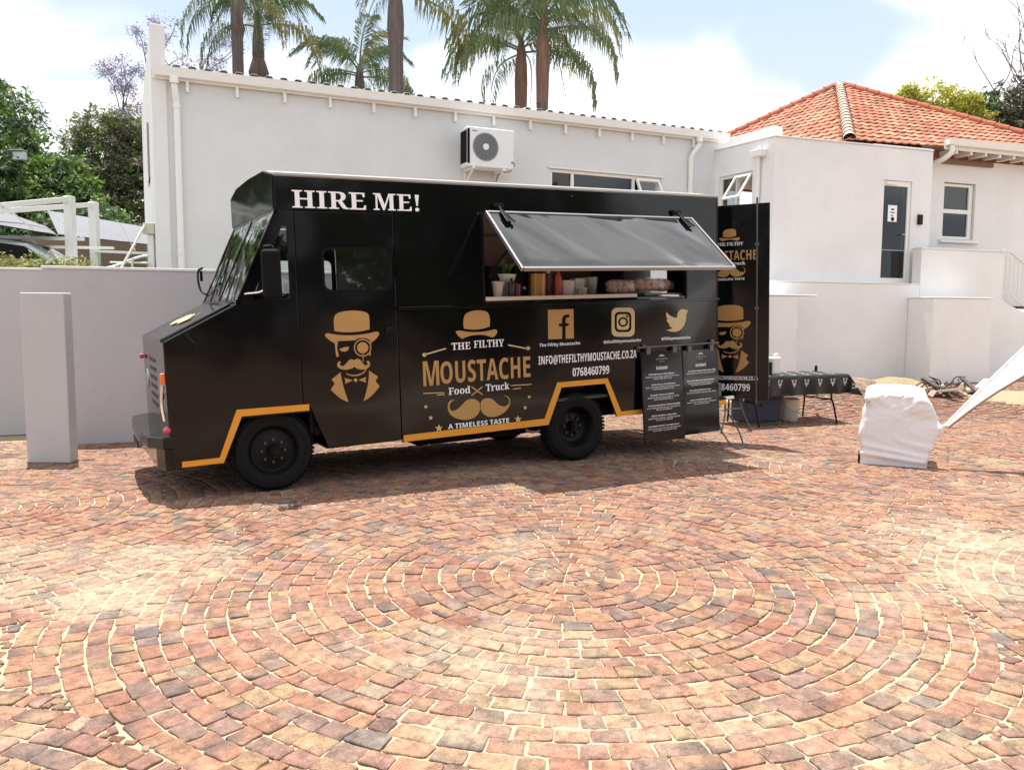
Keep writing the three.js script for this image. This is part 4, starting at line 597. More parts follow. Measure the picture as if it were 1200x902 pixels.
// open rear door swung back beside the body
{
  const hx = 5.52, hz = -0.90, ang = Math.atan2(-(0.505 / 0.628) * 1, 0.373 / 0.628), W = 1.27;
  const d = bodyPart('rear_door', slab(rect(0.03, W, 0.36, 2.83), [], -0.03, 0.0, 0.005).rotateY(ang).translate(hx, 0, hz), M.black, truck, 'open black rear door with gold graphics');
  const put = (g) => g.rotateY(ang).translate(hx, 0, hz);
  const HDl = compose(0.54, 0.54, 0.78 - 2.205 * 0.54, 2.525 - 1.595 * 0.54, HL), HDf = compose(1, 1, 0.78 - 0.872, 1.56 - 1.635, HF);
  part('portrait_emblem', put(flat(gentleman(HDf), 0.002)), M.gold, d); part('hat_emblem', put(flat(hat(HDl), 0.002)), M.gold, d); part('moustache_emblem', put(flat(curls(HDl), 0.002)), M.gold, d);
  const bx = (x) => 0.78 + (x - 2.205) * 0.54, by = (y) => 2.525 + (y - 1.595) * 0.54;
  for (const g of [letters('THE FILTHY', 'serif_bold', bx(1.905), by(1.217), 0.33, 0.04), letters('Food   Truck', 'serif_bold', bx(1.855), by(0.76), 0.385, 0.038), letters('A TIMELESS TASTE', 'sans_bold', bx(1.835), by(0.405), 0.386, 0.027), letters('INFO@THEFILTHYMOUSTACHE.CO.ZA', 'sans_bold', 0.42, 0.60, 0.72, 0.05), letters('0768460799', 'sans_bold', 0.52, 0.46, 0.52, 0.09)]) part('lettering', put(g.translate(0, 0, 0.002)), M.vinylWhite, d);
  part('lettering', put(letters('MOUSTACHE', 'sans_bold', bx(1.582), by(0.872), 0.674, 0.122).translate(0, 0, 0.002)), M.gold, d);
  part('locking_bar', [put(rod([1.12, 0.3, 0.02], [1.12, 2.90, 0.02], 0.013, 10)), put(rbox(1.095, 1.145, 1.5, 1.54, 0.001, 0.03, 0.004)), put(rbox(1.095, 1.145, 2.3, 2.34, 0.001, 0.03, 0.004))], M.darkSteel, d);
}
// ---------------------------------------------------------------- things on and about the truck (placed in the truck's tilted frame)
const TC = Math.cos(TAU), TS = Math.sin(TAU), ca = Math.cos(tAng), sa = Math.sin(tAng);
const onTruck = (a, b, z) => { const u = a * TC - b * TS, w = a * TS + b * TC; return [T0[0] + u * ca + z * sa, w, T0[2] - u * sa + z * ca]; };
const menuPrint = (seed, head) => {
  const W = 512, H = 880, c = document.createElement('canvas'); c.width = W; c.height = H; const g = c.getContext('2d'), q = rng(seed);
  g.fillStyle = '#0a0a0b'; g.fillRect(0, 0, W, H);
  const words = (cx, y, w, h, col) => { g.fillStyle = col; let x = cx - w / 2; while (x < cx + w / 2) { let L = 16 + q() * 46; L = Math.min(L, cx + w / 2 - x); for (let k = 0; k < L; k += 7) { const hh = h * (0.6 + 0.4 * q()); g.fillRect(x + k, y + h - hh, 4.2, hh); if (q() < 0.6) g.fillRect(x + k, y + h - hh * (q() < 0.5 ? 1 : 0.55), 6, 2.4); } x += L + 9; } };
  g.fillStyle = '#b9b4ac'; g.beginPath(); g.ellipse(W / 2, 34, 26, 15, 0, Math.PI, 0); g.fill(); g.fillRect(W / 2 - 40, 33, 80, 6);
  words(W / 2, 56, 150, 12, '#a9a59e'); words(W / 2, 82, 60, 9, '#a9a59e');
  words(W / 2, 130, 150, 40, '#f2f2f2'); let y = 205;
  for (let i = 0; i < head; i++) { words(W / 2 + 40 * (q() - 0.5), y, 300 + 120 * q(), 16, '#f2f2f2'); words(W / 2, y + 26, 380 + 60 * q(), 15, '#d0d0d0'); if (q() < 0.6) words(W / 2, y + 46, 200 + 120 * q(), 15, '#d0d0d0'); y += 104; }
  const t = new THREE.CanvasTexture(c); t.colorSpace = THREE.SRGBColorSpace; t.magFilter = THREE.LinearFilter; return t;
};
for (const [a0, a1, b0, b1, tilt, seed, n, label] of [[4.285, 4.90, -0.0, 1.06, 0.06, 5, 6, 'black printed menu board hanging nearest the rear wheel'], [4.91, 5.48, 0.03, 1.05, 0.035, 9, 4, 'black printed menu board hanging at the rear corner of the truck']]) {
  const m = thing('menu_board', label, 'menu board', onTruck(a0, b1, 0.05), tAng, 'menu boards hanging on the truck side'); const hgt = b1 - b0, w = a1 - a0;
  m.rotation.order = 'YXZ'; m.rotation.z = TAU;
  const lean = (g) => g.rotateX(-tilt);
  part('panel', lean(rbox(0, w, -hgt, 0, -0.018, 0, 0.004)), M.black, m);
  const pg = new THREE.PlaneGeometry(w - 0.02, hgt - 0.03).translate(w / 2, -hgt / 2, 0.0025); const tx = menuPrint(seed, n);
  part('menu_print', lean(pg), phy({ map: tx, roughness: 0.12, specularIntensity: 0.9 }), m);
  for (const x of [0.08, w - 0.14]) part('hinge', rbox(x, x + 0.06, -0.03, 0.05, -0.03, 0.012, 0.004), M.darkSteel, m);
}
bodyPart('board_rail', [rod([4.25, 1.115, 0.025], [5.5, 1.115, 0.025], 0.013, 8), rbox(4.34, 4.38, 1.10, 1.15, 0, 0.03, 0.005), rbox(5.38, 5.43, 1.10, 1.16, 0, 0.04, 0.005)], M.darkSteel);
{
  const P = (a, b, z) => { const q = onTruck(a, b, z); return q; };
  const c = thing('power_cable', 'thin grey cable looping to the ground behind the menu boards', 'cable', [0, 0, 0]);
  part('cord', tube([P(5.45, 0.25, 0.05), P(5.5, 0.02, 0.1), P(5.6, -0.18, 0.22), P(5.75, -0.19, 0.2), P(5.85, -0.05, 0.05), P(5.8, 0.2, -0.1)], 0.011, 50, 6), M.darkSteel, c);
}
// wares on the serving counter
const cyl = (r, h, r2 = r, seg = 20) => new THREE.CylinderGeometry(r2, r, h, seg).translate(0, h / 2, 0);
const C0 = 1.7425;
const mk = (r, g, b, o = {}) => std({ color: lin(r, g, b), roughness: 0.4, ...o });
const ware = (name, label, cat, a, z, b = C0) => thing(name, label, cat, onTruck(a, b, z), tAng);
{ const t = ware('flower_pot', 'cream clay pot at the left end of the serving counter', 'pot', 2.52, -0.12); part('pot', lathe([[0.001, 0], [0.045, 0], [0.06, 0.13], [0.068, 0.13], [0.068, 0.16], [0.055, 0.16], [0.05, 0.12]], 24), mk(0.6, 0.5, 0.42), t); part('soil', new THREE.CircleGeometry(0.05, 16).rotateX(-Math.PI / 2).translate(0, 0.125, 0), M.soil, t); }
{ const t = ware('display_case', 'black box standing behind the cream clay pot on the counter', 'box', 2.56, -0.34); part('case', rbox(-0.09, 0.09, 0, 0.32, -0.1, 0.1, 0.01), M.blackTrim, t); part('lid', rbox(-0.095, 0.095, 0.321, 0.335, -0.105, 0.105, 0.004), M.cabin, t); }
{ const t = ware('plant_tray', 'white open tub holding a leafy potted plant inside the hatch', 'plant tub', 2.70, -0.3, C0); part('stand', rbox(-0.11, 0.11, 0, 0.15, -0.1, 0.1, 0.01), mk(0.3, 0.28, 0.27), t); part('tub', lathe([[0.001, 0.151], [0.1, 0.151], [0.125, 0.23], [0.13, 0.23], [0.13, 0.24], [0.118, 0.24], [0.095, 0.165]], 24), M.whitePlastic, t); const q = rng(3), L = []; for (let i = 0; i < 26; i++) { const g = new THREE.CircleGeometry(0.03 + 0.02 * q(), 6).scale(0.6, 1.4, 1).translate(0, 0.05, 0).rotateX(-0.4 - q()).rotateY(q() * 7).translate((q() - 0.5) * 0.1, 0.22 + q() * 0.1, (q() - 0.5) * 0.1); L.push(g); } part('foliage', L, phy({ color: lin(0.12, 0.26, 0.04), roughness: 0.6, transmission: 0.3, side: THREE.DoubleSide }), t); }
const bottle = (name, label, a, z, r, h, col, cap) => { const t = ware(name, label, 'bottle', a, z); part('body', lathe([[0.001, 0], [r, 0], [r, h * 0.72], [r * 0.55, h * 0.85], [r * 0.4, h * 0.88], [r * 0.4, h * 0.93], [0.001, h * 0.93]], 24), col, t); part('cap', cyl(r * 0.46, h * 0.1, r * 0.3).translate(0, h * 0.92, 0), cap, t); };
bottle('sauce_bottle', 'dark green bottle right of the plant tub on the counter', 2.695, -0.14, 0.034, 0.19, mk(0.03, 0.06, 0.05, { roughness: 0.2 }), M.blackTrim);
{ const t = ware('tin_can', 'maroon tin right of the dark green bottle', 'tin', 2.785, -0.18); part('tin', cyl(0.043, 0.13), mk(0.22, 0.03, 0.05), t); part('lid', cyl(0.044, 0.008).translate(0, 0.1305, 0), M.blackTrim, t); }
{ const t = ware('coffee_grinder', 'black machine with small grey knob behind the maroon tin', 'machine', 2.92, -0.4); part('housing', rbox(-0.1, 0.09, 0, 0.34, -0.1, 0.1, 0.02), M.blackTrim, t); part('knob', new THREE.CylinderGeometry(0.018, 0.018, 0.03, 14).rotateX(Math.PI / 2).translate(0.02, 0.09, 0.112), mk(0.5, 0.5, 0.5), t); }
{ const t = ware('mustard_jar', 'tall mustard yellow jar on the serving counter', 'jar', 3.065, -0.2); part('jar', cyl(0.085, 0.24), mk(0.48, 0.24, 0.06, { roughness: 0.25 }), t); part('lid', cyl(0.088, 0.03).translate(0, 0.241, 0), M.blackTrim, t); }
bottle('sauce_bottle', 'purple brown squeeze bottle beside the mustard jar', 3.235, -0.26, 0.046, 0.27, mk(0.16, 0.09, 0.11), M.whitePlastic);
bottle('sauce_bottle', 'orange red squeeze bottle left of the pale lidded tub', 3.31, -0.17, 0.04, 0.27, mk(0.45, 0.09, 0.03), M.red);
{ const t = ware('lidded_tub', 'pale grey tub with white lid on the counter', 'tub', 3.44, -0.2); part('tub', cyl(0.085, 0.15, 0.095), mk(0.55, 0.5, 0.52), t); part('lid', lathe([[0.001, 0.163], [0.09, 0.163], [0.103, 0.158], [0.104, 0.151], [0.1, 0.15]], 24), M.whitePlastic, t); }
{ const t = ware('napkin_box', 'small white box behind the tiny jar on the counter', 'box', 3.7, -0.36); part('box', rbox(-0.075, 0.075, 0, 0.19, -0.06, 0.06, 0.008), M.whitePlastic, t); part('slot', rbox(-0.05, 0.05, 0.191, 0.194, -0.02, 0.02, 0.001), M.blackTrim, t); }
{ const t = ware('small_jar', 'tiny pale green jar in front of the white box', 'jar', 3.605, -0.14); part('jar', cyl(0.055, 0.07, 0.058), mk(0.36, 0.37, 0.27), t); part('rim', new THREE.TorusGeometry(0.056, 0.006, 6, 20).rotateX(Math.PI / 2).translate(0, 0.072, 0), mk(0.5, 0.5, 0.4), t); }
{ const t = ware('clear_tub', 'clear plastic tub left of the bagged buns', 'tub', 3.83, -0.3); part('tub', lathe([[0.001, 0.003], [0.07, 0.003], [0.085, 0.19], [0.09, 0.19], [0.09, 0.2]], 24), phy({ color: lin(0.7, 0.75, 0.72), transmission: 0.7, thickness: 0, roughness: 0.2, side: THREE.DoubleSide }), t); part('contents', cyl(0.066, 0.09, 0.075).translate(0, 0.006, 0), mk(0.2, 0.19, 0.15), t); }
for (const [i, a, w, label] of [[0, 4.23, 0.36, 'clear bag of pinkish buns in the middle of the hatch'], [1, 4.70, 0.5, 'long clear bag of buns toward the right of the hatch']]) {
  const t = ware('bread_bag', label, 'bread bag', a, -0.25, i ? 1.755 : C0), q = rng(40 + i), n = i ? 5 : 4;
  for (let k = 0; k < n; k++) for (let r = 0; r < 2; r++) { const b = part('bun', sculpt(new THREE.SphereGeometry(0.062, 18, 12), (v) => V(v.x * (w / n / 0.12), Math.max(v.y, -0.035) * 0.85 + 0.045 + r * 0.062, v.z * 1.2)).translate(-w / 2 + (k + 0.5) * w / n, 0, (q() - 0.5) * 0.03), mk(0.55, 0.34, 0.24, { roughness: 0.6 }), t); b.name = k + r ? `bun_${String(k * 2 + r).padStart(3, '0')}` : 'bun'; }
  part('bag', sculpt(new THREE.SphereGeometry(1, 36, 20), (v) => { const f = 1 + 0.10 * (fbm(v.x * 5 + 3, v.y * 5 + v.z * 4, 3, i + 7) - 0.5); return V((Math.sign(v.x) * Math.pow(Math.abs(v.x), 0.7)) * w * 0.55 * f + (v.x > 0.93 ? 0.06 : 0), (v.y > 0 ? Math.pow(v.y, 0.6) : -Math.pow(-v.y, 0.6)) * 0.085 * f + 0.087, v.z * 0.12 * f); }), phy({ color: lin(0.98, 0.95, 0.93), transmission: 0.85, thickness: 0, roughness: 0.12 }), t);
}
{ const t = ware('baking_tray', 'dark shallow tray under the right bag of buns', 'tray', 4.73, -0.25, 1.702); part('tray', rbox(-0.3, 0.3, 0, 0.012, -0.16, 0.2, 0.004), M.darkSteel, t); part('rim', [rbox(-0.3, 0.3, 0.013, 0.04, 0.19, 0.2, 0.003), rbox(-0.3, 0.3, 0.013, 0.04, -0.16, -0.15, 0.003)], M.darkSteel, t); }
{ const t = ware('paper_card', 'small white card lying at the right end of the hatch', 'card', 4.76, 0.0, 1.6985); part('card', rbox(-0.13, 0.13, 0, 0.02, -0.06, 0.02, 0.002), M.vinylWhite, t); }

// ---------------------------------------------------------------- table and things by the rear of the truck
{
  const dir = V(1.42, 0, -0.58).normalize(), ang = angle(dir.x, dir.z), o = [3.40, 0, -11.75];
  const t = thing('folding_table', 'folding table with black steel legs beside the truck rear', 'table', o, ang), W = 1.95, D = 0.75, H = 0.75;
  part('table_top', rbox(0, W, H - 0.035, H, -D, 0, 0.012), mk(0.6, 0.6, 0.6), t);
  for (const x of [0.22, W - 0.25]) { const l = part('leg', [tube([[x, H - 0.04, -0.08], [x, 0.38, -0.08], [x + 0.02, 0.3, -0.06], [x + 0.05, 0, 0.0]], 0.014, 20, 8), tube([[x, H - 0.04, -D + 0.08], [x, 0.38, -D + 0.08], [x + 0.02, 0.3, -D + 0.06], [x + 0.05, 0, -D]], 0.014, 20, 8), rod([x, 0.36, -0.08], [x, 0.36, -D + 0.08], 0.013), rod([x + (x < 1 ? 0.35 : -0.45), H - 0.05, -D / 2], [x, 0.40, -D / 2], 0.01)], M.blackTrim, t); l.name = x < 1 ? 'leg' : 'leg_001'; }
  const c = document.createElement('canvas'); c.width = c.height = 512; const g = c.getContext('2d'); g.fillStyle = '#0b0b0d'; g.fillRect(0, 0, 512, 512); g.strokeStyle = g.fillStyle = '#c9c9cc';
  for (const [cx, cy] of [[128, 128], [384, 128], [0, 384], [256, 384], [512, 384]]) { g.lineWidth = 11; g.beginPath(); g.moveTo(cx - 40, cy - 70); g.quadraticCurveTo(cx - 34, cy - 10, cx, cy); g.quadraticCurveTo(cx + 34, cy - 10, cx + 40, cy - 70); g.stroke(); g.beginPath(); g.moveTo(cx - 18, cy - 66); g.quadraticCurveTo(cx - 20, cy - 35, cx - 26, cy - 28); g.moveTo(cx + 18, cy - 66); g.quadraticCurveTo(cx + 20, cy - 35, cx + 26, cy - 28); g.stroke(); g.beginPath(); g.moveTo(cx - 16, cy - 2); g.lineTo(cx + 16, cy - 2); g.lineTo(cx + 9, cy + 46); g.lineTo(cx, cy + 58); g.lineTo(cx - 9, cy + 46); g.fill(); g.beginPath(); g.ellipse(cx - 30, cy + 6, 14, 6, 0.4, 0, 7); g.ellipse(cx + 30, cy + 6, 14, 6, -0.4, 0, 7); g.fill(); }
  const tt = new THREE.CanvasTexture(c); tt.colorSpace = THREE.SRGBColorSpace; tt.wrapS = tt.wrapT = THREE.RepeatWrapping; tt.repeat.set(2.0, 2.0);
  const k = thing('tablecloth', 'black tablecloth with pale deer head print over the folding table', 'tablecloth', o, ang);
  // cloth: top sheet plus a hanging skirt that ripples, as one draped grid
  const nx = 70, nz = 40, ov = 0.30, p = [], uv = [], idx = [];
  for (let j = 0; j <= nz; j++) for (let i = 0; i <= nx; i++) {
    const x = lerp(-ov, W + ov, i / nx), z = lerp(-D - ov, ov, j / nz), ox = Math.max(0, -x, x - W), oz = Math.max(0, -D - z, z);
    const cx = clamp(x, 0, W), cz = clamp(z, -D, 0), drop = Math.max(ox, oz), sx = x < 0 ? -1 : x > W ? 1 : 0, sz = z > 0 ? 1 : z < -D ? -1 : 0;
    const rip = 0.022 * Math.sin(cx * 15 + 1) * (drop / ov) + 0.02 * (fbm(x * 4, z * 4, 2, 8) - 0.5) * drop / ov, corner = Math.min(ox, oz);
    p.push(cx + sx * (0.012 + corner * 0.55 + (ox > oz ? rip : 0)), H + 0.006 - drop * 0.98 - corner * 0.12 + (drop === 0 ? 0.008 * (fbm(x * 3, z * 3, 2, 9) - 0.4) : 0), cz + sz * (0.012 + corner * 0.55 + (oz >= ox ? rip : 0))); uv.push(x, -z);
  }
  for (let j = 0; j < nz; j++) for (let i = 0; i < nx; i++) { const a = j * (nx + 1) + i, b = a + nx + 1; idx.push(a, b, a + 1, a + 1, b, b + 1); }
  const cg = new THREE.BufferGeometry(); cg.setAttribute('position', new THREE.Float32BufferAttribute(p, 3)); cg.setAttribute('uv', new THREE.Float32BufferAttribute(uv, 2)); cg.setIndex(idx); cg.computeVertexNormals();
  part('cloth', cg, std({ map: tt, roughness: 0.45, side: THREE.DoubleSide }), k);
  const at = (x, y, z) => [o[0] + x * Math.cos(ang) + z * Math.sin(ang), y, o[2] - x * Math.sin(ang) + z * Math.cos(ang)];
  const j = thing('jerrycan', 'white plastic jerrycan standing on the black tablecloth', 'jerrycan', at(0.74, H + 0.01, -0.28), ang);
  part('body', sculpt(new RoundedBoxGeometry(0.17, 0.27, 0.15, 4, 0.035), (q) => V(q.x, q.y + 0.135, q.z)), phy({ color: lin(0.86, 0.86, 0.84), roughness: 0.4, transmission: 0.25, thickness: 0 }), j); part('cap', cyl(0.028, 0.035).translate(-0.04, 0.27, 0), M.whitePlastic, j); part('handle', tube([[0.0, 0.265, 0], [0.015, 0.305, 0], [0.06, 0.305, 0], [0.07, 0.265, 0]], 0.012, 14, 8), M.whitePlastic, j);
  const s = thing('napkin_holder', 'small black holder left of the white jerrycan', 'napkin holder', at(0.61, H + 0.01, -0.26), ang); part('holder', rbox(-0.05, 0.05, 0, 0.19, -0.04, 0.04, 0.01), M.blackTrim, s); part('base', rbox(-0.06, 0.06, -0.004, 0.006, -0.05, 0.05, 0.003), M.blackTrim, s);
  const e = thing('clamp', 'tiny dark clip on the far corner of the tablecloth', 'clip', at(W - 0.03, H + 0.012, -D + 0.08), ang); part('jaw', rbox(-0.02, 0.02, -0.04, 0.06, -0.015, 0.015, 0.006), M.blackTrim, e); part('knob', new THREE.SphereGeometry(0.022, 10, 8).translate(0, 0.07, 0), M.blackTrim, e);
  const b = thing('cool_box', 'dark blue plastic crate under the folding table', 'crate', at(0.42, 0, -0.5), ang); part('body', [prism([[0.03, 0], [0.67, 0], [0.67, -0.4], [0.03, -0.4]], 0.0, 0.36, 0.02)], M.blueBox, b); part('rim', [rbox(0, 0.7, 0.3605, 0.40, -0.43, 0.03, 0.012)], M.blueBox, b); part('handle', rbox(0.27, 0.43, 0.24, 0.28, 0.001, 0.025, 0.008), M.blueBox, b);
  const u = thing('plastic_bucket', 'white plastic bucket under the table beside the blue crate', 'bucket', at(1.30, 0, -0.55), ang); part('body', lathe([[0.001, 0], [0.13, 0], [0.145, 0.3], [0.155, 0.3], [0.155, 0.34], [0.142, 0.345], [0.128, 0.01]], 30), mk(0.72, 0.68, 0.62), u); part('handle', tube([[-0.15, 0.31, 0], [-0.12, 0.2, 0.1], [0, 0.15, 0.16], [0.12, 0.2, 0.1], [0.15, 0.31, 0]], 0.005, 24, 6), M.steel, u);
  const oc = thing('frame_stand', 'thin bent steel stand under the open rear door', 'stand', [2.98, 0, -11.35], ang);
  part('leg', tube([[0.0, 0.6, 0], [0.02, 0.3, 0.02], [-0.1, 0, 0.1]], 0.012, 16, 6), M.darkSteel, oc); part('leg_001', tube([[0.25, 0.6, 0], [0.3, 0.35, 0.02], [0.42, 0, 0.1]], 0.012, 16, 6), M.darkSteel, oc); part('crossbar', rod([0.02, 0.33, 0.02], [0.3, 0.33, 0.02], 0.01), M.darkSteel, oc);
}
// ---------------------------------------------------------------- cloth-covered weight and the tent corner tied to it
{
  const bAngle = angle(0.62, 0.28), k = thing('covered_block', 'boxy block wrapped in a creased white cloth on the paving', 'covered block', [3.90, 0, -8.98], -Math.atan2(0.28, 0.62) );
  void bAngle;
  const W = 0.68, D = 0.66, H = 0.80;
  const g = sculpt(new THREE.BoxGeometry(W, H, D, 56, 64, 40).translate(W / 2, H / 2, -D / 2), (q) => {
    { const rr = 0.05, c = V(clamp(q.x, rr, W - rr), clamp(q.y, -1, H - rr), clamp(q.z, -D + rr, -rr)), dv = q.clone().sub(c); if (dv.length() > rr * 0.99) q = c.addScaledVector(dv.normalize(), rr); }
    const t = q.y / H, x = q.x / W - 0.5, z = q.z / D + 0.5; let { x: X, y: Y, z: Z } = q;
    const n = fbm(q.x * 3 + q.y * 1.5 + 5, q.y * 2.2 - q.z * 3, 4, 44) - 0.5, fine = fbm(q.x * 14 + q.y * 9, q.y * 10 + q.z * 12, 3, 45) - 0.5;
    const sag = Math.pow(1 - Math.abs(t - 0.5) * 2, 0.5);
    const crease = fbm((q.x - q.y * 0.35 + q.z) * 2.2, (q.y + q.x * 0.25) * 13, 3, 49) - 0.5, top = smooth(0.62, 0.95, t);
    X += n * 0.03 + fine * 0.010 + crease * 0.012 - 0.06 * x * t * t; Z += n * 0.022 + fine * 0.012 + crease * 0.016 + smooth(0.3, 0.5, z) * 0.03 * top * (fbm((q.x + q.y) * 6, (q.x - q.y) * 13, 3, 50) - 0.5);
    if (z > 0.42) Z += 0.022 * Math.sin(q.x * 9 - q.y * 14) * smooth(0.3, 0.75, t) * 0.5 + 0.03 * Math.exp(-(((q.y - 0.10 + (q.x - 0.3) * 0.10) / 0.03) ** 2)) + 0.02 * Math.exp(-(((q.y - 0.19 + (q.x - 0.2) * 0.16) / 0.025) ** 2));
    if (x < -0.42) X -= 0.025 * Math.exp(-(((q.y - 0.34) / 0.09) ** 2)) - 0.012 * Math.exp(-(((q.y - 0.18) / 0.07) ** 2)) + 0.035 * Math.exp(-(((q.y - 0.68) / 0.06) ** 2)) * -1;
    if (t > 0.9) Y += 0.05 * (1 - z) + 0.05 * Math.cos(x * 3) - 0.05 + n * 0.05 - 0.05 * smooth(0.2, 0.5, x) * smooth(0, 0.4, z - 0.3);
    if (t < 0.02) Y = 0.002; void sag;
    // the cloth is drawn out to the tent cord at the right
    const pull = smooth(0.34, 0.5, x) * Math.pow(Math.max(0, 1 - Math.abs(t - 0.56) / 0.5), 1.3) * smooth(0.1, 0.7, z); X += pull * 0.24; Z += pull * 0.0;
    if (z > 0.42) Z += 0.02 * (fbm((q.x + q.y) * 5, (q.x - q.y) * 18, 2, 48) - 0.5) * smooth(0.35, 0.8, t) * smooth(0.15, 0.5, x + 0.3);
    return V(X, Y, Z);
  });
  part('cloth', planarUV(g), M.cloth, k);
  part('foot', rbox(-0.015, 0.02, 0.0, 0.11, -0.25, -0.02, 0.006), M.blackTrim, k);
  const tent = thing('stretch_tent', 'white stretch tent corner drawn taut from the covered block to the right', 'tent', [0, 0, 0]);
  // one taut membrane from the tied corner up to two poles outside the frame
  const A = V(4.73, 0.46, -8.74), N = 40, Mv = 16, p = [], idx = [], uv = [];
  for (let i = 0; i <= N; i++) { const t = i / N, X = t * 5.2, w = 0.04 + 0.30 * Math.pow(X, 1.2) + 0.05 * X * X * X, cx = A.x + X, cy = A.y + 2.9 * (1 - Math.exp(-X * 0.38)), cz = A.z + t * 0.9;
    for (let j = 0; j <= Mv; j++) { const s = j / Mv - 0.5; p.push(cx + s * w * 0.2, cy - w * 0.10 * Math.cos(s * Math.PI) - s * w * 0.5, cz + s * w * 1.0); uv.push(t * 5, s * w); } }
  for (let i = 0; i < N; i++) for (let j = 0; j < Mv; j++) { const a = i * (Mv + 1) + j, b = a + Mv + 1; idx.push(a, a + 1, b, b, a + 1, b + 1); }
  const tg = new THREE.BufferGeometry(); tg.setAttribute('position', new THREE.Float32BufferAttribute(p, 3)); tg.setAttribute('uv', new THREE.Float32BufferAttribute(uv, 2)); tg.setIndex(idx); tg.computeVertexNormals();
  part('canopy', tg, M.tentCloth, tent);
  const e0 = [], e1 = []; for (let i = 0; i <= N; i += 2) { const a = i * (Mv + 1), b = a + Mv; e0.push([p[a * 3], p[a * 3 + 1], p[a * 3 + 2]]); e1.push([p[b * 3], p[b * 3 + 1], p[b * 3 + 2]]); }
  part('edge_hem', tube(e1, 0.014, 60, 6), std({ color: lin(0.30, 0.22, 0.18), roughness: 0.8 }), tent); part('edge_hem_001', tube(e0, 0.014, 60, 6), M.cloth, tent);
  part('tie_strap', tube([[4.55, 0.44, -8.80], [4.64, 0.45, -8.77], [4.74, 0.47, -8.74]], 0.016, 10, 6), M.cloth, tent);
  part('pole', rod([9.4, 0, -7.6], [9.75, 2.8, -7.85], 0.03), M.steel, tent);
}
// ---------------------------------------------------------------- building debris by the right wall
{
  const q = rng(91), base = [8.15, 0.16, -15.0];
  const heap = (x, z, rx, rz, h, seed) => { const g = new THREE.SphereGeometry(1, 30, 14, 0, Math.PI * 2, 0, Math.PI / 2); return sculpt(g, (v) => { const n = 0.75 + 0.5 * fbm(v.x * 2.5 + seed, v.z * 2.5, 4, seed); return V(x + v.x * rx * n, groundY(x + v.x * rx * n, z + v.z * rz * n) - 0.03 + Math.pow(Math.max(v.y, 0), 1.3) * h * n + 0.02 * (fbm(v.x * 9, v.z * 9, 3, seed) - 0.5), z + v.z * rz * n); }); };
  const sp = thing('sand_heap', 'low pale heap of building sand in front of the right wall', 'sand heap', [0, 0, 0]);
  part('heap', planarUV(heap(7.25, -15.3, 0.75, 0.5, 0.26, 3)), std({ color: lin(0.40, 0.32, 0.19), roughness: 1, map: TX.sandColor, bumpMap: TX.grain, bumpScale: 0.02 }), sp);
  part('spill', planarUV(heap(9.2, -14.7, 1.15, 0.75, 0.06, 5)), std({ color: lin(0.42, 0.35, 0.22), roughness: 1, map: TX.sandColor, bumpMap: TX.grain, bumpScale: 0.02 }), sp);
  const s2 = thing('soil_heap', 'small brown soil heap behind the table corner by the right wall', 'soil heap', [0, 0, 0]); part('heap', planarUV(heap(6.55, -15.35, 0.5, 0.35, 0.26, 9)), M.soil, s2);
  const d = thing('rubble_pile', 'pile of broken boards, bricks and branches against the right wall', 'debris', base, bAng);
  for (let i = 0; i < 16; i++) { const L = 0.25 + 0.5 * q(), m = part('board', rbox(-L / 2, L / 2, 0, 0.025 + 0.02 * q(), -0.05, 0.05, 0.004), q() < 0.5 ? mk(0.6, 0.57, 0.54, { roughness: 0.9 }) : mk(0.09, 0.075, 0.07, { roughness: 0.9 }), d); m.name = numbered('board'); m.position.set(-0.6 + 1.4 * q(), 0.03 + 0.18 * q(), -0.25 + 0.6 * q()); m.rotation.set((q() - 0.5) * 0.8, q() * 3, (q() - 0.5) * 0.7); }
  for (let i = 0; i < 14; i++) { const m = part('rubble_brick', rbox(-0.09, 0.09, 0, 0.07, -0.05, 0.05, 0.01), mk(0.36 + 0.15 * q(), 0.25 + 0.1 * q(), 0.2 + 0.1 * q(), { roughness: 0.95 }), d); m.name = numbered('rubble_brick'); m.position.set(-0.8 + 1.6 * q(), 0.01 + 0.1 * q(), -0.2 + 0.6 * q()); m.rotation.set(q() * 0.5, q() * 3, q() * 0.5); }
  for (let i = 0; i < 10; i++) { const a = q() * 6.3, L = 0.3 + 0.35 * q(), x = -0.55 + 0.5 * q(), z = -0.1 + 0.25 * q(); const m = part('branch', tube([[x, 0.08, z], [x + 0.5 * L * Math.cos(a), 0.22 + 0.14 * q(), z + 0.25 * Math.sin(a)], [x + L * Math.cos(a), 0.16 + 0.28 * q(), z + 0.4 * L * Math.sin(a)]], 0.012, 10, 5), M.bark, d); m.name = numbered('branch'); }
}
{ const t = thing('dry_leaf', 'curled dark dead leaf lying on the bricks by the truck shadow', 'leaf', [-1.86, 0.004, -6.83]); part('blade', sculpt(new THREE.PlaneGeometry(0.13, 0.05, 8, 4), (v) => V(v.x, 0.012 + 0.02 * Math.cos(v.x * 22) + 6 * v.y * v.y, v.y * (1 - (v.x / 0.07) ** 2 * 0.8))), mk(0.06, 0.04, 0.03, { roughness: 0.9, side: THREE.DoubleSide }), t); part('stalk', rod([0.06, 0.02, 0], [0.12, 0.006, 0.03], 0.003, 5), M.bark, t); }
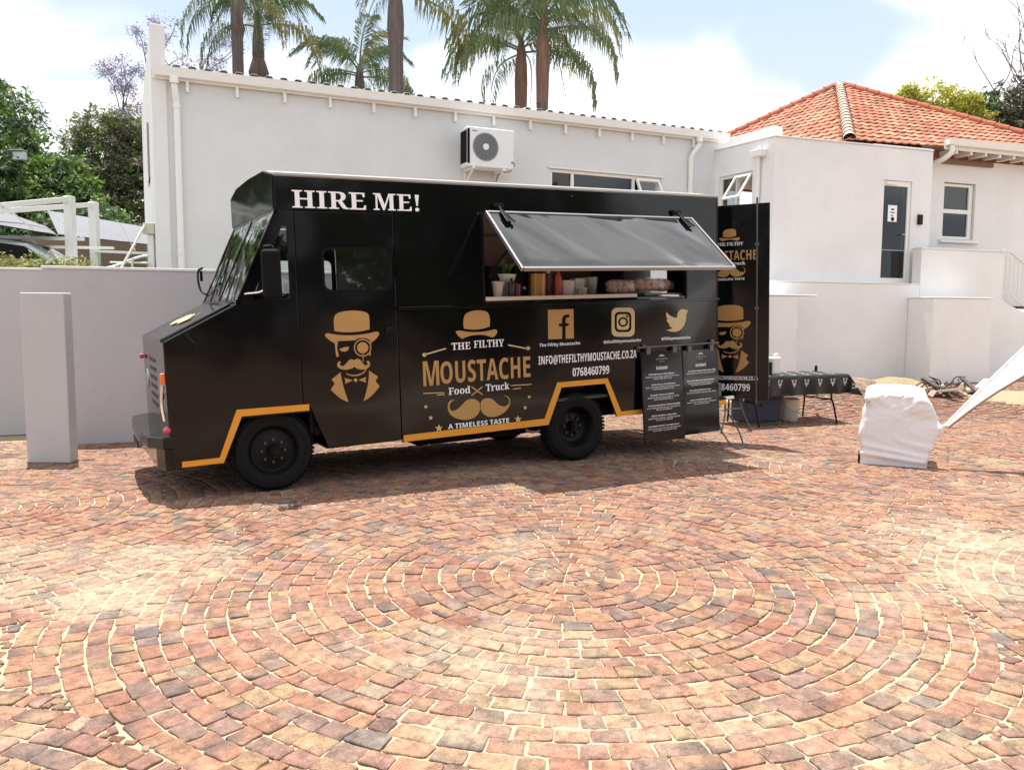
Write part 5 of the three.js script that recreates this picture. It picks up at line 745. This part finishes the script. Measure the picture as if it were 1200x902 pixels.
// ---------------------------------------------------------------- trees
function limb(pts, r0, r1, seg = 10, rad = 7) { const c = new THREE.CatmullRomCurve3(pts.map((p) => V(...p))), g = new THREE.TubeGeometry(c, seg, 1, rad), p = g.attributes.position, n = rad + 1; for (let i = 0; i <= seg; i++) { const o = c.getPointAt(i / seg), r = lerp(r0, r1, i / seg); for (let j = 0; j < n; j++) { const k = i * n + j; p.setXYZ(k, o.x + (p.getX(k) - o.x) * r, o.y + (p.getY(k) - o.y) * r, o.z + (p.getZ(k) - o.z) * r); } } g.computeVertexNormals(); return g; }
// crown: leaf-sized folded faces gathered in clumps at the ends of twigs
function crownGeo(seed, blobs, n, size, tones, shell = 0.55) {
  const q = rng(seed), p = [], c = [], vol = blobs.map((b) => b[3] * b[4] * b[5]), tot = vol.reduce((a, b) => a + b, 0), a = V(0, 0, 0), b = V(0, 0, 0), d = V(0, 0, 0);
  const clumps = []; blobs.forEach((bl, i) => { const m = Math.max(6, Math.round(n / 26 * vol[i] / tot)); for (let k = 0; k < m; k++) { d.set(q() - 0.5, q() - 0.5, q() - 0.5).normalize(); const r = Math.pow(lerp(shell * shell, 1, q()), 0.5) * (0.78 + 0.36 * q()); clumps.push([bl[0] + d.x * bl[3] * r, bl[1] + d.y * bl[4] * r, bl[2] + d.z * bl[5] * r, 0.24 + 0.3 * q(), q()]); } });
  for (const [x, y, z, cr, ct] of clumps) {
    const tone = tones[Math.floor(ct * tones.length * 0.999)];
    for (let k = 0; k < 26; k++) {
      const px = x + (q() + q() - 1) * cr * 0.75, py = y + (q() + q() - 1) * cr * 0.55, pz = z + (q() + q() - 1) * cr * 0.75, s = size * (0.5 + 0.8 * q());
      a.set(q() - 0.5, (q() - 0.5) * 0.8 - 0.15, q() - 0.5).normalize().multiplyScalar(s); b.set(q() - 0.5, q() - 0.2, q() - 0.5).cross(a).normalize().multiplyScalar(s * 0.36);
      const f = 0.7 + 0.6 * q();
      const T = [px + a.x, py + a.y, pz + a.z], S = [px - a.x, py - a.y, pz - a.z], L = [px + b.x, py + b.y + s * 0.12, pz + b.z], R = [px - b.x, py - b.y + s * 0.12, pz - b.z];
      p.push(...S, ...L, ...T, ...S, ...T, ...R); for (let m = 0; m < 6; m++) c.push(tone[0] * f, tone[1] * f, tone[2] * f);
    }
  }
  const g = new THREE.BufferGeometry(); g.setAttribute('position', new THREE.Float32BufferAttribute(p, 3)); g.setAttribute('color', new THREE.Float32BufferAttribute(c, 3)); g.computeVertexNormals(); return g;
}
function tree(name, label, category, pos, seed, blobs, n, size, tones, trunkR, group) {
  const t = thing(name, label, category, pos, 0, group), q = rng(seed + 1), L = [], h = Math.max(...blobs.map((b) => b[1]));
  L.push(limb([[0, -0.2, 0], [0.15, h * 0.3, 0.1], [-0.1, h * 0.62, 0], [0.1, h * 0.95, 0.1]], trunkR, trunkR * 0.25, 14, 9));
  for (const b of blobs) { const y = Math.min(b[1] * 0.55, h * 0.5); L.push(limb([[0.05, y, 0.05], [b[0] * 0.5 + (q() - 0.5) * 0.4, (y + b[1]) / 2, b[2] * 0.5], [b[0], b[1], b[2]]], trunkR * 0.5, trunkR * 0.1, 8, 6)); for (let k = 0; k < 4; k++) L.push(limb([[b[0] * 0.7, lerp(y, b[1], 0.7), b[2] * 0.7], [b[0] + (q() - 0.5) * b[3], b[1] + (q() - 0.3) * b[4], b[2] + (q() - 0.5) * b[5]]], trunkR * 0.16, trunkR * 0.04, 5, 5)); }
  part('trunk', L.map((g) => planarUV(g)), M.bark, t); part('crown', crownGeo(seed, blobs, n, size, tones), M.leaf, t); return t;
}
const GREEN = [[0.13, 0.23, 0.035], [0.17, 0.28, 0.04], [0.09, 0.18, 0.035], [0.22, 0.32, 0.055]], DARK = [[0.06, 0.12, 0.035], [0.085, 0.155, 0.04], [0.05, 0.10, 0.03]], OLIVE = [[0.22, 0.24, 0.08], [0.17, 0.22, 0.065], [0.27, 0.25, 0.12], [0.25, 0.20, 0.19]], LIME = [[0.46, 0.44, 0.03], [0.36, 0.38, 0.03], [0.54, 0.50, 0.05]], DUSTY = [[0.13, 0.105, 0.06], [0.09, 0.085, 0.045], [0.16, 0.12, 0.085], [0.06, 0.075, 0.035]], BRIGHT = [[0.14, 0.25, 0.035], [0.17, 0.28, 0.04], [0.10, 0.19, 0.03]];
const UG = 1.9;
tree('leafy_tree', 'tall dark green tree at the left edge above the carport', 'tree', [-16.4, UG, -25], 101, [[0, 5.0, 0, 2.2, 1.9, 2.0], [-1.6, 3.4, 0.6, 2.0, 1.9, 1.8], [1.5, 3.5, 0.4, 1.6, 1.5, 1.5], [0.4, 2.0, 0.8, 2.2, 1.5, 1.6], [2.2, 2.2, 0.2, 1.4, 1.3, 1.2], [-0.9, 6.3, 0, 1.3, 0.9, 1.2], [-2.6, 5.2, 0, 1.8, 1.8, 1.5]], 46000, 0.11, [...GREEN, ...DARK, ...DARK, BRIGHT[0]], 0.26);
tree('leafy_tree', 'bright green lower tree between the tall left tree and the olive tree', 'tree', [-14.1, UG, -25.2], 103, [[0, 2.9, 0, 1.6, 1.4, 1.4], [-1.3, 2.0, 0.4, 1.5, 1.2, 1.3], [1.3, 1.8, 0.5, 1.5, 1.3, 1.3], [0.1, 1.0, 0.8, 2.0, 1.1, 1.3], [0.2, 3.7, 0, 1.0, 0.8, 0.9]], 36000, 0.11, [...GREEN, ...BRIGHT, ...DARK], 0.2);
tree('leafy_tree', 'olive and mauve tree left of the white parapet', 'tree', [-14.1, UG, -29], 107, [[0, 5.0, 0, 1.6, 1.9, 1.5], [-0.8, 3.4, 0.3, 1.5, 1.9, 1.3], [1.0, 3.4, 0.4, 1.5, 2.0, 1.3], [0.2, 1.6, 0.5, 2.0, 1.6, 1.4], [1.3, 5.4, 0, 1.3, 1.3, 1.2]], 46000, 0.10, [...OLIVE, ...OLIVE, GREEN[0], DARK[0]], 0.22);
tree('leafy_tree', 'low dark green shrubby tree behind the white carport posts', 'tree', [-12.0, UG, -23.5], 109, [[0, 1.4, 0, 1.6, 1.3, 1.2], [1.3, 1.1, 0.2, 1.4, 1.2, 1.1], [-1.6, 1.3, 0, 1.6, 1.2, 1.2], [-3.6, 1.4, 0, 1.7, 1.3, 1.2], [-5.6, 1.4, 0, 1.6, 1.3, 1.2], [-7.4, 1.8, 0, 1.6, 1.6, 1.2]], 36000, 0.11, [...DARK, ...DARK, GREEN[0], GREEN[2]], 0.12);
{ // jacaranda: bare forking limbs with sparse mauve flower heads
  const t = thing('jacaranda_tree', 'sparse flowering tree with bare limbs and mauve blossom left of the building', 'tree', [-12.9, UG - 1.2, -31]), q = rng(55), L = [], ends = [];
  const grow = (p, d, len, r, k) => { const e = p.clone().addScaledVector(d, len), m = p.clone().lerp(e, 0.5).add(V(q() - 0.5, q() - 0.5, q() - 0.5).multiplyScalar(len * 0.22)); L.push(planarUV(limb([p.toArray(), m.toArray(), e.toArray()], r, r * 0.62, 6, 6))); ends.push([e, k]); if (k < 5) for (let i = 0; i < (k < 1 ? 3 : 2); i++) { const n = d.clone().add(V((q() - 0.5) * 1.7, (q() - 0.4) * 0.9, (q() - 0.5) * 1.4)).normalize(); grow(e, n, len * (0.62 + 0.2 * q()), r * 0.6, k + 1); } };
  grow(V(0, 0, 0), V(-0.06, 1, 0), 3.4, 0.2, 0); grow(V(0, 2.6, 0), V(-0.85, 0.75, 0), 2.4, 0.1, 1); grow(V(0, 3.2, 0), V(0.85, 0.8, 0.1), 2.4, 0.1, 1);
  part('trunk', L, std({ color: lin(0.12, 0.10, 0.11), roughness: 0.95 }), t);
  part('crown', crownGeo(57, ends.filter(([, k]) => k > 2).map(([e]) => [e.x, e.y, e.z, 0.3, 0.22, 0.3]), 2200, 0.05, [[0.34, 0.30, 0.44], [0.26, 0.24, 0.34], [0.22, 0.20, 0.25], [0.20, 0.17, 0.18]], 0.1), M.leaf, t);
}
for (const [x, z, y, s, label] of [[17.06, -36, 11.5, 0.9, 'small yellow green feathery tree above the roof, leftmost of three'], [18.4, -36, 11.65, 1.6, 'bright yellow green bushy tree above the roof, middle of three'], [19.3, -35.5, 11.15, 1.4, 'yellow green feathery tree above the roof, rightmost of three']])
  tree('feathery_tree', label, 'tree', [x, UG, z], 200 + Math.round(x), [[0, y - 1.9 - s * 0.5, 0, s * 0.55, s * 0.6, s * 0.5], [s * 0.4, y - 2.2 - s * 0.9, 0, s * 0.5, s * 0.7, s * 0.5], [-s * 0.4, y - 2.1 - s * 0.9, 0, s * 0.5, s * 0.7, s * 0.5], [0, y - 3.4 - s, 0, s * 0.9, s, s * 0.7]], 15000, 0.09, LIME, 0.14);
tree('leafy_tree', 'dark green tree behind the ridge of the tiled roof', 'tree', [20.7, UG - 0.1, -36.5], 231, [[0, 8.4, 0, 1.4, 1.2, 1.3], [1.2, 7.6, 0, 1.5, 1.5, 1.4], [-1.0, 7.4, 0, 1.2, 1.4, 1.3], [0.4, 6.2, 0, 2.0, 1.4, 1.3], [-0.6, 9.2, 0, 0.8, 0.5, 0.8]], 16000, 0.13, [...DARK, GREEN[2]], 0.2);
tree('leafy_tree', 'dusty brown green tree at the upper right edge', 'tree', [22.4, UG + 0.3, -36], 237, [[0, 8.6, 0, 1.6, 1.5, 1.6], [1.5, 8.4, 0, 1.9, 1.8, 1.6], [-1.1, 7.2, 0, 1.3, 1.6, 1.3], [0.6, 6.0, 0, 2.4, 1.6, 1.5], [1.2, 9.6, 0, 1.1, 0.9, 1.2]], 20000, 0.12, DUSTY, 0.22);
{ const t = thing('bare_tree', 'twiggy bare tree top at the upper right corner', 'tree', [26.0, UG - 1.2, -39]), q = rng(66), L = []; const grow = (p, d, len, r, k) => { const e = p.clone().addScaledVector(d, len); L.push(planarUV(limb([p.toArray(), p.clone().lerp(e, 0.5).add(V(q() - 0.5, 0, q() - 0.5).multiplyScalar(len * 0.2)).toArray(), e.toArray()], r, r * 0.6, 5, 5))); if (k < 6) for (let i = 0; i < 2 + (k < 3 ? 1 : 0); i++) grow(e, d.clone().add(V((q() - 0.5) * 1.1, (q() - 0.25) * 0.8, (q() - 0.5) * 1.5)).normalize(), len * (0.6 + 0.2 * q()), r * 0.6, k + 1); }; grow(V(0, 0, 0), V(0, 1, 0), 5.6, 0.13, 1); part('trunk', L, std({ color: lin(0.16, 0.14, 0.13), roughness: 0.95 }), t); part('twigs', crownGeo(67, [[0.0, 10.4, 0, 1.6, 1.3, 1.4]], 1200, 0.05, [[0.14, 0.11, 0.09]], 0.1), M.leaf, t); }
// trees standing round the yard behind the photographer, mirrored in the truck's side
const mirrored = [[19.5, 3.5, 1.15], [17.5, 8.5, 1.2], [13.0, 13.0, 1.1], [6.5, 16.0, 1.2], [-1.0, 17.0, 1.1], [-9.0, 14.0, 1.2], [22.5, 6.0, 1.35]];
{ const t = tree('yard_tree', 'dark green broad tree behind the photographer, mirrored in the truck side', 'tree', [mirrored[0][0], 0, mirrored[0][1]], 301, [[0, 5.0, 0, 3.2, 2.6, 3.0], [2.4, 4.2, 0.4, 2.2, 2.2, 2.2], [-2.4, 4.0, 0, 2.2, 2.2, 2.2], [0, 2.2, 2.0, 2.6, 2.0, 2.0], [0.4, 2.2, -2.0, 2.6, 2.0, 2.0], [2.2, 1.6, 0, 2.0, 1.6, 2.0], [-2.4, 1.6, 0, 2.0, 1.6, 2.0]], 9000, 0.26, [...DARK, GREEN[2]], 0.3, 'trees round the yard mirrored in the truck');
  mirrored.slice(1).forEach(([x, z, s], i) => { const c = t.clone(); c.name = numbered('yard_tree'); c.position.set(x, 0, z); c.rotation.y = i * 1.9 + 0.7; c.scale.setScalar(s); scene.add(c); }); t.scale.setScalar(mirrored[0][2]); }

// ---------------------------------------------------------------- feather palms behind the building
function frondGeo(seed, len) {
  const q = rng(seed), p = [], P = (t) => V(t * len * (1 - 0.16 * t * t), len * (0.34 * t - 0.72 * t * t * t), 0), n = 64;
  const tri = (a, b, c) => p.push(...a, ...b, ...c);
  for (let i = 0; i < 16; i++) { const a = P(i / 16), b = P((i + 1) / 16), w = lerp(0.035, 0.008, i / 16); tri([a.x, a.y, w], [b.x, b.y, w * 0.9], [a.x, a.y, -w]); tri([b.x, b.y, w * 0.9], [b.x, b.y, -w * 0.9], [a.x, a.y, -w]); tri([a.x, a.y + w, 0], [b.x, b.y + w, 0], [a.x, a.y - w, 0]); tri([b.x, b.y + w, 0], [b.x, b.y - w, 0], [a.x, a.y - w, 0]); }
  for (let i = 0; i < n; i++) for (const s of [-1, 1]) {
    const t = 0.16 + 0.84 * (i + q() * 0.8) / n, o = P(Math.min(t, 1)), L = 0.78 * (0.30 + 0.5 * Math.sin(Math.PI * Math.min(1, t * 0.93 + 0.06))) * (0.8 + 0.4 * q()) * len / 2.6, up = (q() - 0.5) * 0.9, w = 0.016 + 0.008 * q();
    const m = [o.x + L * (0.30 + 0.2 * (q() - 0.5)), o.y + L * (0.10 + 0.3 * up), s * L * (0.34 + 0.18 * q())], e = [o.x + L * (0.42 + 0.4 * (q() - 0.5)), o.y - L * (0.85 - 0.5 * up), s * L * (0.36 + 0.3 * q())];
    tri([o.x, o.y, 0], [m[0] + w, m[1], m[2]], [m[0] - w, m[1] - w, m[2]]); tri([m[0] + w, m[1], m[2]], e, [m[0] - w, m[1] - w, m[2]]);
  }
  const g = new THREE.BufferGeometry(); g.setAttribute('position', new THREE.Float32BufferAttribute(p, 3)); g.computeVertexNormals(); return planarUV(g);
}
const fronds = [1, 2, 3, 4].map((k) => frondGeo(500 + k, 2.7));
function palm(label, x, z, baseY, crownY, r, seed, size, opt = {}) {
  const t = thing('feather_palm', label, 'palm tree', [x, baseY, z], 0, undefined), q = rng(seed), h = crownY - baseY, bend = opt.bend || 0, bulge = opt.bulge || 0;
  const prof = []; for (let i = 0; i <= 30; i++) { const u = i / 30; let rr = r * (1.06 - 0.12 * u); if (bulge) rr *= 1 + bulge * Math.exp(-(((u - opt.at) / 0.045) ** 2)) - 0.38 * smooth(opt.at, opt.at + 0.08, u); rr *= 1 + 0.02 * Math.sin(i * 9); prof.push([rr, u * h]); }
  const tg = lathe(prof, 14); { const p = tg.attributes.position; for (let i = 0; i < p.count; i++) p.setX(i, p.getX(i) + bend * (p.getY(i) / h) ** 2); tg.computeVertexNormals(); }
  part('trunk', tg, M.palmBark, t);
  part('crownshaft', lathe([[r * 1.0, -(opt.shaft || 0)], [r * 1.12, 0.2], [r * 1.02, 0.7], [r * 0.7, 1.2], [r * 0.35, 1.5]], 12).translate(bend, h - 0.8, 0), opt.sheath ? M.sheath : M.palmBark, t);
  const n = opt.n || 22;
  for (let i = 0; i < n; i++) { const f = part('frond', fronds[i % 4], (i * 7) % 11 < 2 ? M.palmLeafDry : M.palmLeaf, t); f.name = i ? `frond_${String(i).padStart(3, '0')}` : 'frond'; const u = i / (n - 1); f.position.set(bend, h + 0.25 + 0.35 * (1 - u), 0); f.rotation.order = 'YXZ'; f.rotation.set((q() - 0.5) * 0.5, i * 2.399 + q() * 0.4, lerp(1.05, opt.low ?? -0.35, Math.pow(u, 0.9)) + (q() - 0.5) * 0.2); f.scale.setScalar(size * (0.82 + 0.3 * q())); }
  return t;
}
palm('palm with plain grey trunk, leftmost behind the roof', -7.93, -24, UG, 10.35, 0.165, 11, 0.85, { n: 11, low: -0.45 });
palm('palm with swollen dark trunk and yellow green crown, second from left', -7.95, -26, UG, 10.2, 0.17, 12, 0.9, { bulge: 0.9, at: 0.87, n: 11, low: -0.2 });
palm('small palm with low swollen trunk behind the metal roof', -5.55, -30, UG, 9.85, 0.19, 13, 0.95, { bulge: 0.9, at: 0.89, n: 14 });
palm('palm with thick dark trunk whose crown is out of frame', -3.25, -23, UG, 10.1, 0.21, 14, 0.95, { n: 9, low: -0.2, shaft: 0.3 });
palm('brown trunked palm, left one of the pair above the air conditioner', 0.22, -25, UG, 9.15, 0.175, 15, 1.0, { sheath: true, n: 15, shaft: 0.7, low: -0.35 });
palm('brown trunked palm with long drooping fronds, right one of the pair', 0.83, -24, UG, 9.5, 0.175, 16, 1.2, { sheath: true, n: 14, shaft: 1.0, low: -0.2 });

// ---------------------------------------------------------------- carport with shade nets beyond the left wall
{
  const c = thing('carport', 'white steel carport with grey shade nets beyond the left wall', 'carport', [0, 0, 0]);
  const post = (x, z, top, n) => { part(n, rbox(x - 0.075, x + 0.075, UG, top, z - 0.075, z + 0.075, 0.008), M.whitePaint, c); };
  post(-8.09, -15, 3.74, 'post'); post(-8.42, -16.5, 3.84, 'post_001');
  part('beam', bar([-8.1, 3.69, -15], [-8.6, 3.05, -11.9], 0.07, 0.09), M.whitePaint, c); part('beam_001', bar([-8.42, 3.79, -16.5], [-9.1, 3.1, -12.7], 0.07, 0.09), M.whitePaint, c);
  part('rail', [bar([-7.9, 2.98, -15.1], [-12, 3.0, -14.4], 0.05, 0.06), bar([-7.6, 2.86, -15.6], [-12, 2.86, -14.9], 0.05, 0.05), bar([-7.0, 2.84, -17], [-8.4, 2.86, -16.4], 0.05, 0.05)], M.whitePaint, c);
  for (const g of [bar([-8.35, 3.4, -13.4], [-7.95, 3.0, -13.6], 0.03), bar([-8.35, 3.4, -13.4], [-8.65, 3.05, -13.3], 0.03), bar([-8.6, 3.5, -15.2], [-8.05, 3.0, -15.4], 0.03), bar([-8.0, 3.45, -16.7], [-7.75, 2.9, -16.8], 0.03), bar([-8.8, 3.02, -14.8], [-8.6, 2.86, -14.8], 0.03), bar([-9.4, 3.02, -14.7], [-9.6, 2.86, -14.7], 0.03)]) part('brace', g, M.whitePaint, c);
  // tensioned nets: saddle sheets with some thickness
  const net = (name, A, B, C, D, sag) => { const N = 14, top = [], idx = []; for (const lay of [0, 1]) for (let j = 0; j <= N; j++) for (let i = 0; i <= N; i++) { const s = i / N, t = j / N, q = V(0, 0, 0).addScaledVector(A, (1 - s) * (1 - t)).addScaledVector(B, s * (1 - t)).addScaledVector(C, s * t).addScaledVector(D, (1 - s) * t); q.y += sag * Math.sin(Math.PI * s) * Math.sin(Math.PI * t) - lay * 0.02; top.push(q.x, q.y, q.z); } const S = (N + 1) * (N + 1); for (let j = 0; j < N; j++) for (let i = 0; i < N; i++) { const a = j * (N + 1) + i, b = a + N + 1; idx.push(a, b, a + 1, a + 1, b, b + 1, S + a, S + a + 1, S + b, S + a + 1, S + b + 1, S + b); } const g = new THREE.BufferGeometry(); g.setAttribute('position', new THREE.Float32BufferAttribute(top, 3)); g.setIndex(idx); g.computeVertexNormals(); part(name, planarUV(g), M.shadeNet, c); };
  net('shade_net', V(-9.15, 3.20, -16.5), V(-7.35, 3.02, -16.8), V(-9.0, 3.72, -20), V(-11.9, 4.22, -21), 0.1);
  net('shade_net_001', V(-9.0, 3.16, -13.4), V(-8.0, 2.99, -14.4), V(-9.1, 3.3, -16), V(-11.0, 3.88, -16.9), 0.05);
  net('shade_net_002', V(-9.3, 2.98, -14.6), V(-8.4, 2.8, -14.9), V(-9.8, 3.0, -17.2), V(-12.5, 3.4, -17.5), 0.06);
  part('end_wall', box(-13, -7.4, 1.9, 3.6, -21.9, -21.7), M.brownTrim, c);
}
{ const h = thing('clipped_hedge', 'low yellow green hedge strip along the top of the left wall', 'hedge', [-9.2, 2.02, -11.9], angle(Math.sin(73.6 * Math.PI / 180), -Math.cos(73.6 * Math.PI / 180))), b = []; for (let i = 0; i < 14; i++) b.push([i * 0.2, 0.29 - i * 0.003, 0.0, 0.16, 0.075, 0.14]); part('foliage', crownGeo(77, b, 4200, 0.045, [[0.34, 0.32, 0.05], [0.24, 0.26, 0.04], [0.16, 0.2, 0.03], [0.40, 0.38, 0.10]], 0.2), M.leaf, h); part('stem', Array.from({ length: 8 }, (_, i) => rod([i * 0.37, -0.15, 0], [i * 0.37 + 0.05, 0.25, 0], 0.012, 5)), M.bark, h); }
{ // parked car whose pale roof shows over the hedge
  const c = thing('parked_car', 'pale parked car with only its roof showing over the left hedge', 'car', [-9.3, UG - 0.25, -13.9], 0.25);
  const side = [[-2.0, 0.35], [2.0, 0.35], [2.05, 0.7], [1.5, 0.82], [0.95, 1.18], [0.3, 1.27], [-0.7, 1.25], [-1.35, 0.95], [-2.0, 0.88]];
  part('body', slab(side, [], -1.6, 0, 0.06), std({ color: lin(0.6, 0.62, 0.65), roughness: 0.25, metalness: 0.4 }), c);
  part('side_window', slab([[0.9, 1.12], [0.28, 1.2], [-0.65, 1.18], [-1.1, 0.92], [1.2, 0.9]], [], 0.002, 0.012), M.blackTrim, c);
  for (const [i, x] of [[0, -1.3], [1, 1.3]]) { const w = part(i ? 'wheel_001' : 'wheel', new THREE.CylinderGeometry(0.32, 0.32, 0.2, 24).rotateX(Math.PI / 2).translate(x, 0.5, -0.05), M.rubber, c); part('rim', new THREE.CylinderGeometry(0.2, 0.2, 0.03, 20).rotateX(Math.PI / 2).translate(x, 0.5, 0.06), M.steel, w); }
}
{ const f = thing('floodlight', 'small grey floodlight on a pole among the left trees', 'floodlight', [-14.03, UG, -23.5]); part('pole', rod([0, 0, 0.1], [0, 4.02, 0], 0.025), M.cabin, f); part('head', rbox(-0.16, 0.16, 4.02, 4.26, -0.1, 0.1, 0.03), std({ color: lin(0.5, 0.55, 0.55), roughness: 0.4 }), f); part('visor', rbox(-0.24, 0.16, 4.27, 4.30, -0.12, 0.16, 0.01), M.greyPaint, f); }
{ // pipes and a meter box against the building's left end
  const b = thing('wall_bracket', 'pale box and slanting white pipes at the left corner of the building', 'pipework', [-5.95, 0, -13.5]);
  part('box', rbox(-0.1, 0.09, 2.92, 3.10, -0.1, 0.1, 0.01), std({ color: lin(0.55, 0.55, 0.42), roughness: 0.7 }), b);
  part('pipe', [rod([-0.06, 3.06, 0.1], [-0.38, 2.3, 0.35], 0.02), tube([[-0.9, 2.27, 0.5], [-0.5, 2.38, 0.3], [-0.15, 2.55, 0.1], [0.05, 2.58, 0.0]], 0.02, 20, 8), rod([-0.6, 2.45, 0.2], [0.0, 2.45, 0.1], 0.016), rod([-0.25, 2.1, 0.2], [-0.25, 2.52, 0.18], 0.016)], M.whitePaint, b);
  part('post', rbox(-0.05, 0.05, 1.9, 2.91, -0.05, 0.05, 0.005), M.whitePaint, b);
}
scene.traverse((o) => { if (o.isMesh) shadowed(o); });
renderer.render(scene, camera);
